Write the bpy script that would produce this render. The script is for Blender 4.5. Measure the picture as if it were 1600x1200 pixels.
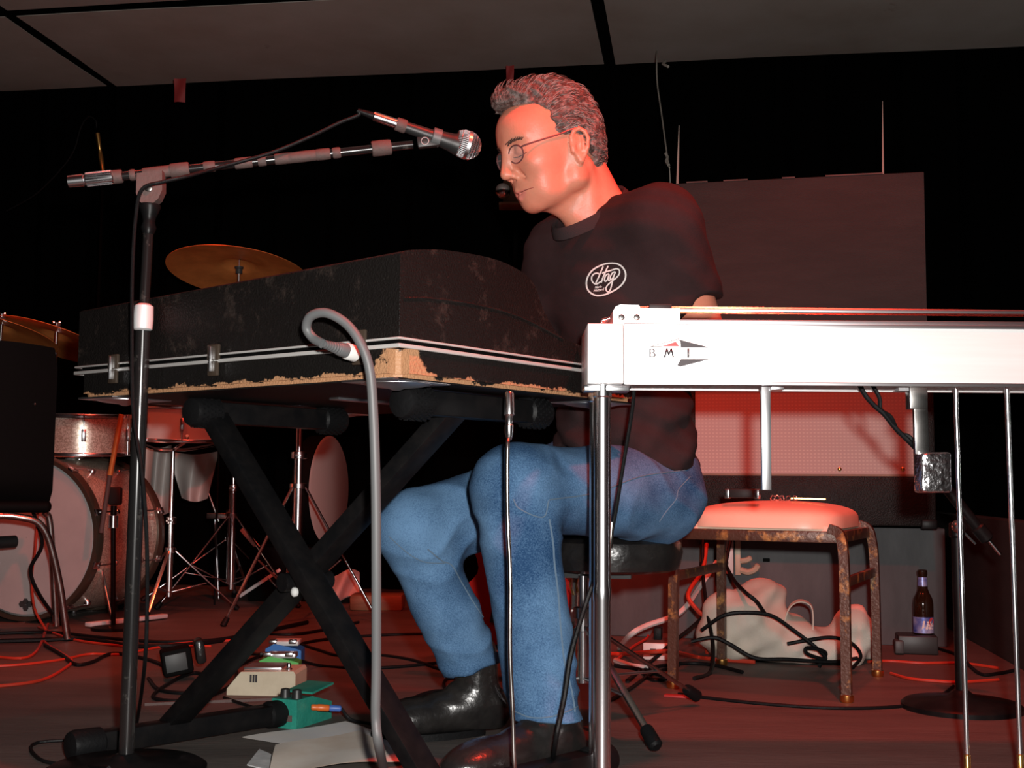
import bpy, bmesh, math, random
import numpy as np
from mathutils import Vector as V, Matrix
from mathutils.bvhtree import BVHTree

for _o in list(bpy.data.objects): bpy.data.objects.remove(_o)
SC = bpy.context.scene
COL = SC.collection
random.seed(7); RNG = np.random.default_rng(7)
rad = math.radians

# ---------------------------------------------------------------- camera, world, lights, exposure
FPX = 1900.0                      # focal length in pixels of the 1600x1200 frame
CAM = V((0, 0, .48))              # lens height above the stage boards
CROT = Matrix.Rotation(rad(90 + 4.73), 3, 'X') @ Matrix.Rotation(rad(.4), 3, 'Z')
cd = bpy.data.cameras.new('camera'); cd.sensor_width = 36; cd.lens = 36 * FPX / 1600; cd.clip_start = .02
camera = bpy.data.objects.new('camera', cd); COL.objects.link(camera)
camera.matrix_world = Matrix.Translation(CAM) @ CROT.to_4x4()
SC.camera = camera
wd = bpy.data.worlds.new('dark_room'); SC.world = wd; wd.use_nodes = True
wd.node_tree.nodes['Background'].inputs[0].default_value = (.02, .012, .01, 1)
wd.node_tree.nodes['Background'].inputs[1].default_value = .10
SC.view_settings.view_transform = 'Standard'; SC.view_settings.look = 'None'
SC.view_settings.exposure = 0.0; SC.view_settings.gamma = 1.0
SC.view_settings.use_curve_mapping = False

def lamp(name, kind, loc, power, col, radius=.03, aim=None, cone=60, blend=.4):
    l = bpy.data.lights.new(name, kind); l.energy = power; l.color = col; l.shadow_soft_size = radius
    o = bpy.data.objects.new(name, l); COL.objects.link(o); o.location = loc
    if kind == 'SPOT':
        l.spot_size = rad(cone); l.spot_blend = blend
        o.rotation_euler = (V(aim) - V(loc)).to_track_quat('-Z', 'Y').to_euler()
    return o
lamp('camera_flash', 'POINT', (.06, -.01, .57), 225, (1, .97, .93), .022)
RED = (1, .045, .02)
lamp('red_stage_lamp', 'SPOT', (.62, 1.35, 2.33), 190, RED, .05, (.05, 2.35, .85), 78, .7)
lamp('red_stage_lamp', 'SPOT', (.80, 2.75, 2.33), 70, RED, .05, (.85, 3.15, 0), 100, .6)
lamp('red_stage_lamp', 'SPOT', (-1.0, 2.35, 2.33), 22, RED, .05, (-.8, 2.6, 0), 105, .6)
lamp('red_stage_lamp', 'SPOT', (-1.5, 3.75, 2.33), 62, (1, .10, .03), .05, (-1.25, 4.5, .4), 100, .6)

# ---------------------------------------------------------------- helpers: photograph directions to places
def ray(px, py): return CROT @ V(((px - 800) / FPX, -(py - 600) / FPX, -1))
def at(px, py, Y): d = ray(px, py); return CAM + d * (Y / d.y)           # a point at depth Y
def fl(px, py, h=0.0): d = ray(px, py); return CAM + d * ((h - CAM.z) / d.z)  # a point at height h

# ---------------------------------------------------------------- helpers: mesh building
def frame(n):
    n = V(n).normalized()
    a = V((0, 0, 1)) if abs(n.z) < .9 else V((1, 0, 0))
    u = a.cross(n).normalized(); return u, n.cross(u), n

def spline(pts, sub=6, closed=False):
    P = [V(p) for p in pts]; n = len(P); out = []
    if n < 3 and not closed: return [P[0].lerp(P[-1], i / sub) for i in range(sub + 1)]
    g = (lambda i: P[i % n]) if closed else (lambda i: P[0] * 2 - P[1] if i < 0 else (P[-1] * 2 - P[-2] if i >= n else P[i]))
    for i in range(n if closed else n - 1):
        a, b, c, d = g(i - 1), g(i), g(i + 1), g(i + 2)
        for k in range(sub):
            t = k / sub
            out.append(.5 * (2 * b + (c - a) * t + (2 * a - 5 * b + 4 * c - d) * t * t + (3 * b - a - 3 * c + d) * t ** 3))
    if not closed: out.append(P[-1])
    return out

ORIG = {}
class MB:
    def __init__(s): s.v = []; s.f = []; s.m = None
    def add(s, vs, fs):
        o = len(s.v); s.v += [V(p) for p in vs]; s.f += [tuple(i + o for i in f) for f in fs]; return s
    def box(s, c, half, ax=None, bev=0.0, seg=2):
        X, Y, Z = ax if ax else (V((1, 0, 0)), V((0, 1, 0)), V((0, 0, 1)))
        bm = bmesh.new(); bmesh.ops.create_cube(bm, size=2)
        for v in bm.verts: v.co = V((v.co.x * half[0], v.co.y * half[1], v.co.z * half[2]))
        if bev: bmesh.ops.bevel(bm, geom=bm.edges[:], offset=bev, segments=seg, affect='EDGES', profile=.5)
        bm.verts.index_update(); c = V(c)
        s.add([c + X * v.co.x + Y * v.co.y + Z * v.co.z for v in bm.verts], [[v.index for v in f.verts] for f in bm.faces])
        bm.free(); return s
    def bar(s, a, b, w, t, up=(0, 0, 1), bev=0.0, ext=0.0):
        a, b = V(a), V(b); d = (b - a).normalized(); u = d.cross(V(up)).normalized(); n = u.cross(d)
        return s.box((a + b) / 2, ((b - a).length / 2 + ext, w / 2, t / 2), (d, u, n), bev)
    def tube(s, path, r, n=10, caps=True, closed=False, flat=None):
        P = [V(p) for p in path]; m = len(P); R = r if isinstance(r, (list, tuple)) else [r] * m
        T = []
        for i in range(m):
            a = P[i - 1] if i or closed else P[0]; b = P[(i + 1) % m] if i < m - 1 or closed else P[-1]
            t = (b - a); T.append(t.normalized() if t.length > 1e-9 else V((0, 0, 1)))
        u = frame(T[0])[0]; vs = []
        for i in range(m):
            u = (u - T[i] * u.dot(T[i])); u = u.normalized() if u.length > 1e-6 else frame(T[i])[0]
            w = T[i].cross(u)
            for k in range(n):
                a = 2 * math.pi * k / n; vs.append(P[i] + (u * math.cos(a) + w * math.sin(a)) * R[i])
        fs = []
        for i in range(m if closed else m - 1):
            j = (i + 1) % m
            for k in range(n): fs.append((i * n + k, i * n + (k + 1) % n, j * n + (k + 1) % n, j * n + k))
        if caps and not closed: fs += [tuple(range(n))[::-1], tuple((m - 1) * n + k for k in range(n))]
        return s.add(vs, fs)
    def cyl(s, a, b, r, r2=None, n=16): return s.tube([a, b], [r, r if r2 is None else r2], n)
    def lathe(s, o, axis, prof, n=32, caps=True):
        u, w, ax = frame(axis); o = V(o); vs = []; fs = []
        for t, r in prof:
            for k in range(n):
                a = 2 * math.pi * k / n; vs.append(o + ax * t + (u * math.cos(a) + w * math.sin(a)) * r)
        for i in range(len(prof) - 1):
            for k in range(n): fs.append((i * n + k, i * n + (k + 1) % n, (i + 1) * n + (k + 1) % n, (i + 1) * n + k))
        if caps: fs += [tuple(range(n))[::-1], tuple((len(prof) - 1) * n + k for k in range(n))]
        return s.add(vs, fs)
    def sphere(s, c, r, n=16, sq=1.0, axis=(0, 0, 1)):
        return s.lathe(c, axis, [(-r * sq * math.cos(math.pi * i / 10), max(1e-4, r * math.sin(math.pi * i / 10))) for i in range(11)], n)
    def torus(s, o, axis, R, r, n=40, m=8):
        u, w, ax = frame(axis)
        return s.tube([V(o) + (u * math.cos(2 * math.pi * k / n) + w * math.sin(2 * math.pi * k / n)) * R for k in range(n)], r, m, closed=True)
    def prism(s, poly, ext):
        P = [V(p) for p in poly]; n = len(P); e = V(ext)
        return s.add(P + [p + e for p in P], [tuple(range(n))[::-1], tuple(range(n, 2 * n))] + [(i, (i + 1) % n, n + (i + 1) % n, n + i) for i in range(n)])
    def grid(s, fn, nu, nv):
        return s.add([fn(i / nu, j / nv) for i in range(nu + 1) for j in range(nv + 1)],
                     [(i * (nv + 1) + j, (i + 1) * (nv + 1) + j, (i + 1) * (nv + 1) + j + 1, i * (nv + 1) + j + 1) for i in range(nu) for j in range(nv)])
    def build(s, name, mat, parent=None, sharp=38, **props):
        P = np.array([tuple(p) for p in s.v])
        return mesh_obj(name, P, s.f, mat, parent, sharp, **props)

def mesh_obj(name, P, faces, mat, parent=None, sharp=38, **props):
    if parent is not None: off = np.array(ORIG[parent])
    else:
        lo, hi = P.min(0), P.max(0); off = np.array([(lo[0] + hi[0]) / 2, (lo[1] + hi[1]) / 2, lo[2]])
    me = bpy.data.meshes.new(name)
    me.from_pydata((P - off).tolist(), [], [list(map(int, f)) for f in faces])
    bm = bmesh.new(); bm.from_mesh(me); bmesh.ops.recalc_face_normals(bm, faces=bm.faces); bm.to_mesh(me); bm.free()
    me.polygons.foreach_set('use_smooth', [True] * len(me.polygons))
    if sharp: me.set_sharp_from_angle(angle=rad(sharp))
    for mm in (mat if isinstance(mat, (list, tuple)) else [mat]): me.materials.append(mm)
    o = bpy.data.objects.new(name, me); COL.objects.link(o)
    if parent is not None: o.parent = parent; o.location = (0, 0, 0)
    else: o.location = off
    ORIG[o] = off.tolist()
    for k, v in props.items(): o[k] = v
    return o

def thing(name, label, cat, loc, group=None):
    e = bpy.data.objects.new(name, None); COL.objects.link(e); e.location = loc; e.empty_display_size = .05
    e['label'] = label; e['category'] = cat
    if group: e['group'] = group
    ORIG[e] = list(loc); return e
def tag(o, label, cat, group=None):
    o['label'] = label; o['category'] = cat
    if group: o['group'] = group
    return o

def text_mesh(s, size=1.0, shear=0.0, bold=0.0):
    c = bpy.data.curves.new('t', 'FONT'); c.body = s; c.size = size; c.shear = shear; c.offset = bold
    c.resolution_u = 3; c.align_x = 'CENTER'; c.align_y = 'CENTER'
    o = bpy.data.objects.new('t', c); COL.objects.link(o)
    dg = bpy.context.evaluated_depsgraph_get(); me = bpy.data.meshes.new_from_object(o.evaluated_get(dg))
    vs = [(v.co.x, v.co.y) for v in me.vertices]; fs = [tuple(p.vertices) for p in me.polygons]
    bpy.data.objects.remove(o); bpy.data.curves.remove(c); bpy.data.meshes.remove(me)
    return vs, fs

# ---------------------------------------------------------------- helpers: materials
MATS = {}
def mat(name, col, rough=.5, metal=0.0, col2=None, scale=8.0, lo=.4, hi=.65, bump=0.0, bscale=60.0, coat=0.0, alpha=1.0,
        stretch=None, trans=0.0, spec=.5, kind='noise', detail=6.0, sss=0.0):
    m = bpy.data.materials.new(name); m.use_nodes = True; nt = m.node_tree; N = nt.nodes; L = nt.links
    b = N['Principled BSDF']; I = b.inputs
    I['Base Color'].default_value = (*col, 1); I['Roughness'].default_value = rough; I['Metallic'].default_value = metal
    I['Coat Weight'].default_value = coat; I['Alpha'].default_value = alpha; I['Transmission Weight'].default_value = trans
    I['Specular IOR Level'].default_value = spec
    if sss: I['Subsurface Weight'].default_value = sss; I['Subsurface Radius'].default_value = (.012, .004, .002); I['Subsurface Scale'].default_value = 1
    tc = N.new('ShaderNodeTexCoord'); vec = tc.outputs['Object']
    if stretch:
        mp = N.new('ShaderNodeMapping'); mp.inputs['Scale'].default_value = stretch; L.new(vec, mp.inputs[0]); vec = mp.outputs[0]
    if col2 is not None:
        if kind == 'voronoi':
            t = N.new('ShaderNodeTexVoronoi'); t.inputs['Scale'].default_value = scale; L.new(vec, t.inputs['Vector'])
            sx = N.new('ShaderNodeSeparateColor'); L.new(t.outputs['Color'], sx.inputs[0]); fac = sx.outputs[0]
        elif kind == 'wave':
            t = N.new('ShaderNodeTexWave'); t.inputs['Scale'].default_value = scale; t.inputs['Distortion'].default_value = 2
            L.new(vec, t.inputs['Vector']); fac = t.outputs[1]
        else:
            t = N.new('ShaderNodeTexNoise'); t.inputs['Scale'].default_value = scale; t.inputs['Detail'].default_value = detail
            t.inputs['Roughness'].default_value = .62; L.new(vec, t.inputs['Vector']); fac = t.outputs['Fac']
        r = N.new('ShaderNodeValToRGB'); r.color_ramp.elements[0].position = lo; r.color_ramp.elements[1].position = hi
        r.color_ramp.elements[0].color = (*col, 1); r.color_ramp.elements[1].color = (*col2, 1)
        L.new(fac, r.inputs[0]); L.new(r.outputs[0], I['Base Color'])
    if bump:
        n = N.new('ShaderNodeTexNoise'); n.inputs['Scale'].default_value = bscale; n.inputs['Detail'].default_value = 3; L.new(vec, n.inputs['Vector'])
        bp = N.new('ShaderNodeBump'); bp.inputs['Strength'].default_value = bump; bp.inputs['Distance'].default_value = .004
        L.new(n.outputs['Fac'], bp.inputs['Height']); L.new(bp.outputs[0], I['Normal'])
    MATS[name] = m; return m

mat('black', (.0025, .0025, .0025), .7, bump=.1, spec=.08)
mat('black_metal', (.005, .005, .0055), .38, 0, col2=(.009, .008, .008), scale=30, spec=.14)
mat('black_rubber', (.006, .006, .0065), .5, bump=.2, bscale=150, spec=.16)
mat('black_tolex', (.008, .007, .0065), .45, col2=(.014, .012, .011), scale=14, spec=.2, bump=.55, bscale=260)
mat('curtain', (.0012, .0011, .0011), .95, spec=.02)
mat('chrome', (.80, .80, .82), .24, 1)
mat('pole_black', (.012, .011, .011), .22, 0, col2=(.06, .055, .05), scale=40, lo=.6, hi=.7, coat=.5)
mat('chrome_dirty', (.62, .60, .58), .26, 1, col2=(.28, .25, .23), scale=26, lo=.45, hi=.75)
mat('aluminium', (.80, .80, .82), .34, 1)
mat('trim_metal', (.55, .54, .52), .42, .35)
mat('aluminium_plate', (.95, .95, .95), .42, .4)
mat('mica_white', (.97, .96, .95), .46, .25, col2=(.93, .88, .86), scale=3, lo=.4, hi=.8, stretch=(1, 8, 30))
mat('brass', (.75, .42, .13), .3, 1)
mat('bronze', (.92, .36, .10), .40, .35, col2=(.72, .26, .07), scale=9, stretch=(1, 1, 1))
mat('foil', (.85, .85, .87), .24, 1, bump=1.0, bscale=70)
mat('grey_rubber', (.105, .108, .11), .5)
mat('white_plastic', (.62, .62, .60), .4)
mat('cream_plastic', (.55, .47, .35), .5, col2=(.45, .36, .26), scale=12)
mat('skin', (.68, .255, .165), .46, col2=(.60, .205, .13), scale=22, lo=.35, hi=.75, bump=.10, bscale=240, sss=.12)
mat('lip', (.66, .21, .16), .45)
mat('hair', (.055, .034, .029), .6, col2=(.24, .18, .165), scale=70, lo=.42, hi=.68, stretch=(1, 1, 1), bump=.6, bscale=220)
mat('hair_grey', (.34, .27, .25), .5)
mat('hair_dark', (.07, .042, .035), .5)
mat('shirt', (.023, .0115, .0120), .92, col2=(.034, .0175, .0185), scale=7, bump=.2, bscale=400, spec=.2)
mat('shirt_rib', (.034, .022, .023), .9, bump=.25, bscale=500, spec=.2)
mat('mouth_dark', (.26, .065, .05), .6)
mat('lash', (.06, .025, .02), .6)
mat('print_white', (.72, .68, .66), .7)
mat('stitch', (.10, .155, .22), .9)
mat('leather', (.010, .009, .009), .27, col2=(.02, .018, .017), scale=14, bump=.25, bscale=90)
mat('red_cable', (.45, .035, .015), .5)
mat('floor_paint', (.068, .056, .050), .62, col2=(.115, .096, .085), scale=5, lo=.3, hi=.7, bump=.3, bscale=45, stretch=(.5, 2.2, 1))
mat('grey_wall', (.065, .066, .069), .7, col2=(.105, .106, .11), scale=9, lo=.35, hi=.75, bump=.35, bscale=40, stretch=(1, 1, .35))
mat('board', (.014, .0095, .0085), .7, col2=(.021, .0145, .013), scale=5, bump=.3, bscale=120, stretch=(1, 1, 4))
mat('string', (.42, .38, .33), .8)
mat('red_tape', (.33, .03, .03), .6)
mat('gaffer', (.55, .55, .55), .35, col2=(.75, .75, .75), scale=30)
mat('paper', (.72, .71, .72), .8, col2=(.84, .78, .72), scale=4, lo=.4, hi=.6, bump=.1, bscale=9)
mat('paper_tan', (.70, .58, .48), .8, col2=(.80, .72, .64), scale=5, lo=.4, hi=.6, bump=.1, bscale=9)
mat('canvas', (.60, .52, .43), .9, col2=(.68, .60, .52), scale=6, bump=.3, bscale=500)
mat('vinyl', (.82, .56, .42), .38, col2=(.75, .48, .35), scale=9, lo=.45, hi=.8, bump=.05, bscale=30)
mat('rust_paint', (.085, .038, .024), .40, .25, col2=(.42, .20, .06), scale=26, lo=.54, hi=.66, bump=.3, bscale=120, detail=10)
mat('drum_head', (.50, .485, .475), .55, col2=(.42, .41, .41), scale=4)
mat('white_shell', (.55, .50, .47), .4)
mat('sparkle', (.55, .46, .36), .30, .55, col2=(.95, .88, .76), scale=260, lo=.1, hi=.9, kind='voronoi')
mat('wood_hoop', (.05, .035, .025), .35)
mat('green_pedal', (.018, .22, .165), .42, col2=(.03, .27, .2), scale=30, bump=.2, bscale=200)
mat('green_bright', (.10, .48, .10), .4)
mat('blue_pedal', (.02, .16, .50), .4)
mat('cream_pedal', (.62, .54, .40), .5, col2=(.55, .47, .34), scale=18)
mat('dark_plastic', (.018, .018, .018), .45)
mat('grey_plastic', (.045, .05, .05), .5)
mat('blue_plastic', (.05, .12, .40), .45)
mat('orange_plastic', (.60, .12, .02), .4)
mat('amber_bottle', (.016, .007, .003), .08, coat=.4)
mat('label_blue', (.05, .09, .40), .35, .3, col2=(.5, .55, .75), scale=18)
mat('red_lacquer', (.36, .012, .01), .15, coat=.6)
mat('print_black', (.03, .025, .03), .5)
mat('print_red', (.62, .06, .06), .5)
mat('print_faint', (.78, .70, .68), .5)
mat('red_cloth', (.55, .06, .05), .8)
mat('pink_lit_cloth', (.62, .48, .45), .85)
mat('wood', (.16, .08, .04), .55, col2=(.24, .13, .07), scale=6, stretch=(1, 1, 8))
mat('lens_glass', (.9, .86, .86), .05, trans=.0, alpha=.14)
mat('glasses_frame', (.22, .10, .10), .25, .4)
mat('tape_cloth', (.10, .062, .056), .7, bump=.3, bscale=120)
M = MATS

def denim():
    m = mat('denim', (.02, .06, .15), .85, spec=.15); nt = m.node_tree; N = nt.nodes; L = nt.links; b = N['Principled BSDF']
    tc = N.new('ShaderNodeTexCoord')
    n1 = N.new('ShaderNodeTexNoise'); n1.inputs['Scale'].default_value = 7; n1.inputs['Detail'].default_value = 3; L.new(tc.outputs['Object'], n1.inputs['Vector'])
    n2 = N.new('ShaderNodeTexNoise'); n2.inputs['Scale'].default_value = 420; n2.inputs['Detail'].default_value = 2; L.new(tc.outputs['Object'], n2.inputs['Vector'])
    ad = N.new('ShaderNodeMath'); ad.operation = 'MULTIPLY_ADD'; L.new(n2.outputs['Fac'], ad.inputs[0]); ad.inputs[1].default_value = .55; L.new(n1.outputs['Fac'], ad.inputs[2])
    r = N.new('ShaderNodeValToRGB'); r.color_ramp.elements[0].position = .55; r.color_ramp.elements[1].position = .98
    r.color_ramp.elements[0].color = (.014, .048, .120, 1); r.color_ramp.elements[1].color = (.115, .225, .38, 1)
    L.new(ad.outputs[0], r.inputs[0]); L.new(r.outputs[0], b.inputs['Base Color'])
    bp = N.new('ShaderNodeBump'); bp.inputs['Strength'].default_value = .3; bp.inputs['Distance'].default_value = .002
    L.new(n2.outputs['Fac'], bp.inputs['Height']); L.new(bp.outputs[0], b.inputs['Normal'])
denim()

def worn_case():
    """black tolex torn away along the lower edge, bare tan wood showing (object z measured from the case bottom)"""
    m = mat('worn_tolex', (.012, .0105, .010), .42, spec=.22); nt = m.node_tree; N = nt.nodes; L = nt.links; b = N['Principled BSDF']
    tc = N.new('ShaderNodeTexCoord'); sp = N.new('ShaderNodeSeparateXYZ'); L.new(tc.outputs['Object'], sp.inputs[0])
    n = N.new('ShaderNodeTexNoise'); n.inputs['Scale'].default_value = 22; n.inputs['Detail'].default_value = 8; n.inputs['Roughness'].default_value = .7; L.new(tc.outputs['Object'], n.inputs['Vector'])
    # distance from the near corner: the corner is bare wood
    ln = N.new('ShaderNodeVectorMath'); ln.operation = 'LENGTH'; L.new(tc.outputs['Object'], ln.inputs[0])
    mr = N.new('ShaderNodeMapRange'); mr.inputs['From Min'].default_value = .0; mr.inputs['From Max'].default_value = .085
    mr.inputs['To Min'].default_value = .55; mr.inputs['To Max'].default_value = 0; L.new(ln.outputs['Value'], mr.inputs['Value'])
    zr = N.new('ShaderNodeMapRange'); zr.inputs['From Min'].default_value = 0.0; zr.inputs['From Max'].default_value = .016
    zr.inputs['To Min'].default_value = .34; zr.inputs['To Max'].default_value = -.02; L.new(sp.outputs['Z'], zr.inputs['Value'])
    a1 = N.new('ShaderNodeMath'); L.new(mr.outputs[0], a1.inputs[0]); L.new(zr.outputs[0], a1.inputs[1])
    a2 = N.new('ShaderNodeMath'); L.new(a1.outputs[0], a2.inputs[0]); L.new(n.outputs['Fac'], a2.inputs[1])
    r = N.new('ShaderNodeValToRGB'); r.color_ramp.elements[0].position = .68; r.color_ramp.elements[1].position = .72
    r.color_ramp.elements[0].color = (.008, .007, .0065, 1); r.color_ramp.elements[1].color = (.42, .22, .115, 1)
    L.new(a2.outputs[0], r.inputs[0]); L.new(r.outputs[0], b.inputs['Base Color'])
    n3 = N.new('ShaderNodeTexNoise'); n3.inputs['Scale'].default_value = 260; L.new(tc.outputs['Object'], n3.inputs['Vector'])
    bp = N.new('ShaderNodeBump'); bp.inputs['Strength'].default_value = .5; bp.inputs['Distance'].default_value = .004; L.new(n3.outputs['Fac'], bp.inputs['Height']); L.new(bp.outputs[0], b.inputs['Normal'])
worn_case()

def scuffed_lid():
    m = mat('scuffed_tolex', (.012, .0105, .010), .42, spec=.22); nt = m.node_tree; N = nt.nodes; L = nt.links; b = N['Principled BSDF']
    tc = N.new('ShaderNodeTexCoord')
    n = N.new('ShaderNodeTexNoise'); n.inputs['Scale'].default_value = 16; n.inputs['Detail'].default_value = 9; n.inputs['Roughness'].default_value = .78; L.new(tc.outputs['Object'], n.inputs['Vector'])
    r = N.new('ShaderNodeValToRGB'); r.color_ramp.elements[0].position = .54; r.color_ramp.elements[1].position = .76
    r.color_ramp.elements[0].color = (.0085, .007, .0065, 1); r.color_ramp.elements[1].color = (.060, .042, .035, 1)
    L.new(n.outputs['Fac'], r.inputs[0]); L.new(r.outputs[0], b.inputs['Base Color'])
    n3 = N.new('ShaderNodeTexNoise'); n3.inputs['Scale'].default_value = 300; L.new(tc.outputs['Object'], n3.inputs['Vector'])
    bp = N.new('ShaderNodeBump'); bp.inputs['Strength'].default_value = .55; bp.inputs['Distance'].default_value = .004; L.new(n3.outputs['Fac'], bp.inputs['Height']); L.new(bp.outputs[0], b.inputs['Normal'])
scuffed_lid()

def stained_ceiling():
    m = mat('ceiling_paint', (.36, .30, .255), .85, col2=(.47, .43, .395), scale=1.6, lo=.3, hi=.7, bump=.15, bscale=12)
    nt = m.node_tree; N = nt.nodes; L = nt.links; b = N['Principled BSDF']
    src = b.inputs['Base Color'].links[0].from_socket
    tc = N.new('ShaderNodeTexCoord'); n = N.new('ShaderNodeTexNoise'); n.inputs['Scale'].default_value = 4.5; n.inputs['Detail'].default_value = 10; n.inputs['Roughness'].default_value = .7
    L.new(tc.outputs['Object'], n.inputs['Vector'])
    r = N.new('ShaderNodeValToRGB'); r.color_ramp.elements[0].position = .66; r.color_ramp.elements[1].position = .78
    r.color_ramp.elements[0].color = (0, 0, 0, 1); r.color_ramp.elements[1].color = (1, 1, 1, 1); L.new(n.outputs['Fac'], r.inputs[0])
    mx = N.new('ShaderNodeMix'); mx.data_type = 'RGBA'; L.new(r.outputs[0], mx.inputs[0]); L.new(src, mx.inputs[6]); mx.inputs[7].default_value = (.17, .10, .07, 1)
    L.new(mx.outputs[2], b.inputs['Base Color'])
stained_ceiling()

def grille_cloth():
    """woven silver grille cloth: rows of small bright dots, a little see-through so the cones show"""
    m = mat('grille_cloth', (.42, .36, .34), .8); nt = m.node_tree; N = nt.nodes; L = nt.links; b = N['Principled BSDF']
    tc = N.new('ShaderNodeTexCoord'); mp = N.new('ShaderNodeMapping'); mp.inputs['Scale'].default_value = (95, 95, 95); L.new(tc.outputs['Object'], mp.inputs[0])
    fr = N.new('ShaderNodeVectorMath'); fr.operation = 'FRACTION'; L.new(mp.outputs[0], fr.inputs[0])
    sp = N.new('ShaderNodeSeparateXYZ'); L.new(fr.outputs[0], sp.inputs[0])
    outs = []
    for ax, th in (('X', .55), ('Z', .32)):
        g = N.new('ShaderNodeMath'); g.operation = 'LESS_THAN'; g.inputs[1].default_value = th; L.new(sp.outputs[ax], g.inputs[0]); outs.append(g)
    mu = N.new('ShaderNodeMath'); mu.operation = 'MULTIPLY'; L.new(outs[0].outputs[0], mu.inputs[0]); L.new(outs[1].outputs[0], mu.inputs[1])
    mx = N.new('ShaderNodeMix'); mx.data_type = 'RGBA'; L.new(mu.outputs[0], mx.inputs[0]); mx.inputs[6].default_value = (.56, .47, .44, 1); mx.inputs[7].default_value = (.70, .62, .55, 1)
    L.new(mx.outputs[2], b.inputs['Base Color']); b.inputs['Alpha'].default_value = .70
grille_cloth()
# ================================================================ THE SETTING
YAW = rad(8.5)                                            # the room is turned a little against the camera
RU = V((math.cos(YAW), -math.sin(YAW), 0)); RV = V((math.sin(YAW), math.cos(YAW), 0))
def room(u, v, z): return RU * u + RV * v + V((0, 0, z))
RAX = (RU, RV, V((0, 0, 1)))
WALL_V, CEIL = 5.46, 2.38
FLOOR = MB().box(room(-1.52, 3.4, -.45), (2.38, 2.2, .45), RAX).build('floor', M['floor_paint'], kind='structure')

# ceiling: sheets of board with open black joints
ceil = MB().box(room(-.6, 3.2, CEIL + .06), (3.4, 2.4, .02), RAX).build('ceiling', M['black'], kind='structure')
US = [-5.21, -2.77, -.366, 2.08, 3.4]; VS = [2.03, 3.25, 4.47, 5.385]
for i in range(4):
    for j in range(3):
        u0, u1, v0, v1 = max(US[i], -3.95) + .026, min(US[i + 1], 2.7) - .026, VS[j] + .034, VS[j + 1] - .034 * (j < 2)
        if u1 - u0 < .1: continue
        sag = random.uniform(.006, .016)
        def sheet(a, b, u0=u0, u1=u1, v0=v0, v1=v1, sag=sag):
            return room(u0 + (u1 - u0) * a, v0 + (v1 - v0) * b, CEIL + .004 - sag * (math.sin(math.pi * a) * math.sin(math.pi * b)) ** .7 + .002 * math.sin(9 * a + 5 * b))
        m = MB().grid(sheet, 12, 8)
        n = len(m.v); top = [p + V((0, 0, .003)) for p in m.v]
        edge = [k * 9 for k in range(13)] + [12 * 9 + k for k in range(1, 9)] + [k * 9 + 8 for k in range(11, -1, -1)] + [k for k in range(7, 0, -1)]
        m.v += top; m.f += [tuple(q + n for q in f) for f in list(m.f)]
        m.f += [(edge[k], edge[(k + 1) % len(edge)], edge[(k + 1) % len(edge)] + n, edge[k] + n) for k in range(len(edge))]
        m.build('ceiling_panel', M['ceiling_paint'], ceil)
# black drapes at the back and on the right
def drape(u, z):
    x = -4.1 + u * 6.85
    return room(x, WALL_V + .03 * math.sin(x * 21) + .02 * math.sin(x * 47 + z * 2), -.9 + z * (CEIL + .94))
MB().grid(drape, 260, 4).build('wall_back', M['curtain'], kind='structure')
def drape_r(u, z):
    v = 1.6 + u * 4.0
    return room(2.62 + .03 * math.sin(v * 19) + .015 * math.sin(v * 41), v, -.9 + z * (CEIL + .94))
MB().grid(drape_r, 140, 4).build('wall_right', M['curtain'], kind='structure')
MB().box(room(.90, 4.2, -.26), (.035, 1.3, .65), RAX, .004).build('wall_side', M['board'], kind='structure')
MB().box(room(-4.05, 3.3, CEIL / 2), (.04, 2.2, CEIL / 2), RAX).build('wall_left', M['curtain'], kind='structure')
# low painted plywood wall that carries the amplifier
WL0, WL1 = at(880, 900, 3.98), at(1478, 900, 3.72)
wl_d = (WL1 - WL0); wl_d.z = 0; wl_len = wl_d.length; wl_d.normalize(); wl_n = V((-wl_d.y, wl_d.x, 0))
WLC = (WL0 + WL1) / 2 + wl_n * .35
MB().box((WLC.x, WLC.y, .178), (wl_len / 2, .35, .178), (wl_d, wl_n, V((0, 0, 1))), .004).build('wall_low', M['grey_wall'], kind='structure')
def on_low(px, py, off=0.0):
    d = ray(px, py); t = (WL0 - CAM).dot(wl_n) / d.dot(wl_n); return CAM + d * t - wl_n * off

# red tape tags and string hanging from the ceiling edge
for px, py, w, h, lab in ((281, 141, 20, 30, 'faded red cloth tag hanging under the ceiling edge above the cymbal'),
                          (797, 116, 13, 20, "small red cloth tag hanging under the ceiling edge beside the man's hair")):
    c = at(px, py, 5.2)
    hw, hh = w / 2 * 5.2 / FPX, h / 2 * 5.2 / FPX + .012
    tag(MB().grid(lambda a, b: c + V(((a - .5) * 2 * hw * (1 - .15 * b), .006 * math.sin(a * 4 + b * 3), hh - 2 * hh * b)), 6, 6).grid(
        lambda a, b: c + V(((a - .5) * 2 * hw * (1 - .15 * b), .0015 + .006 * math.sin(a * 4 + b * 3), hh - 2 * hh * b)), 6, 6).build('cloth_tag', M['red_tape']), lab, 'cloth tag')
P = [room(*(lambda q: (q.dot(RU), q.dot(RV), CEIL + .002))(at(1026, 90, 5.2)))] + [at(*p) for p in ((1026, 92, 4.9), (1027, 130, 4.8), (1034, 180, 4.6), (1042, 240, 4.3), (1046, 262, 4.2))]
so = thing('hanging_string', 'thin pale string hanging from the ceiling behind the man, knotted near its end', 'string', P[-1])
MB().tube(spline(P), .0028, 6).build('cord', M['string'], so)
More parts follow.
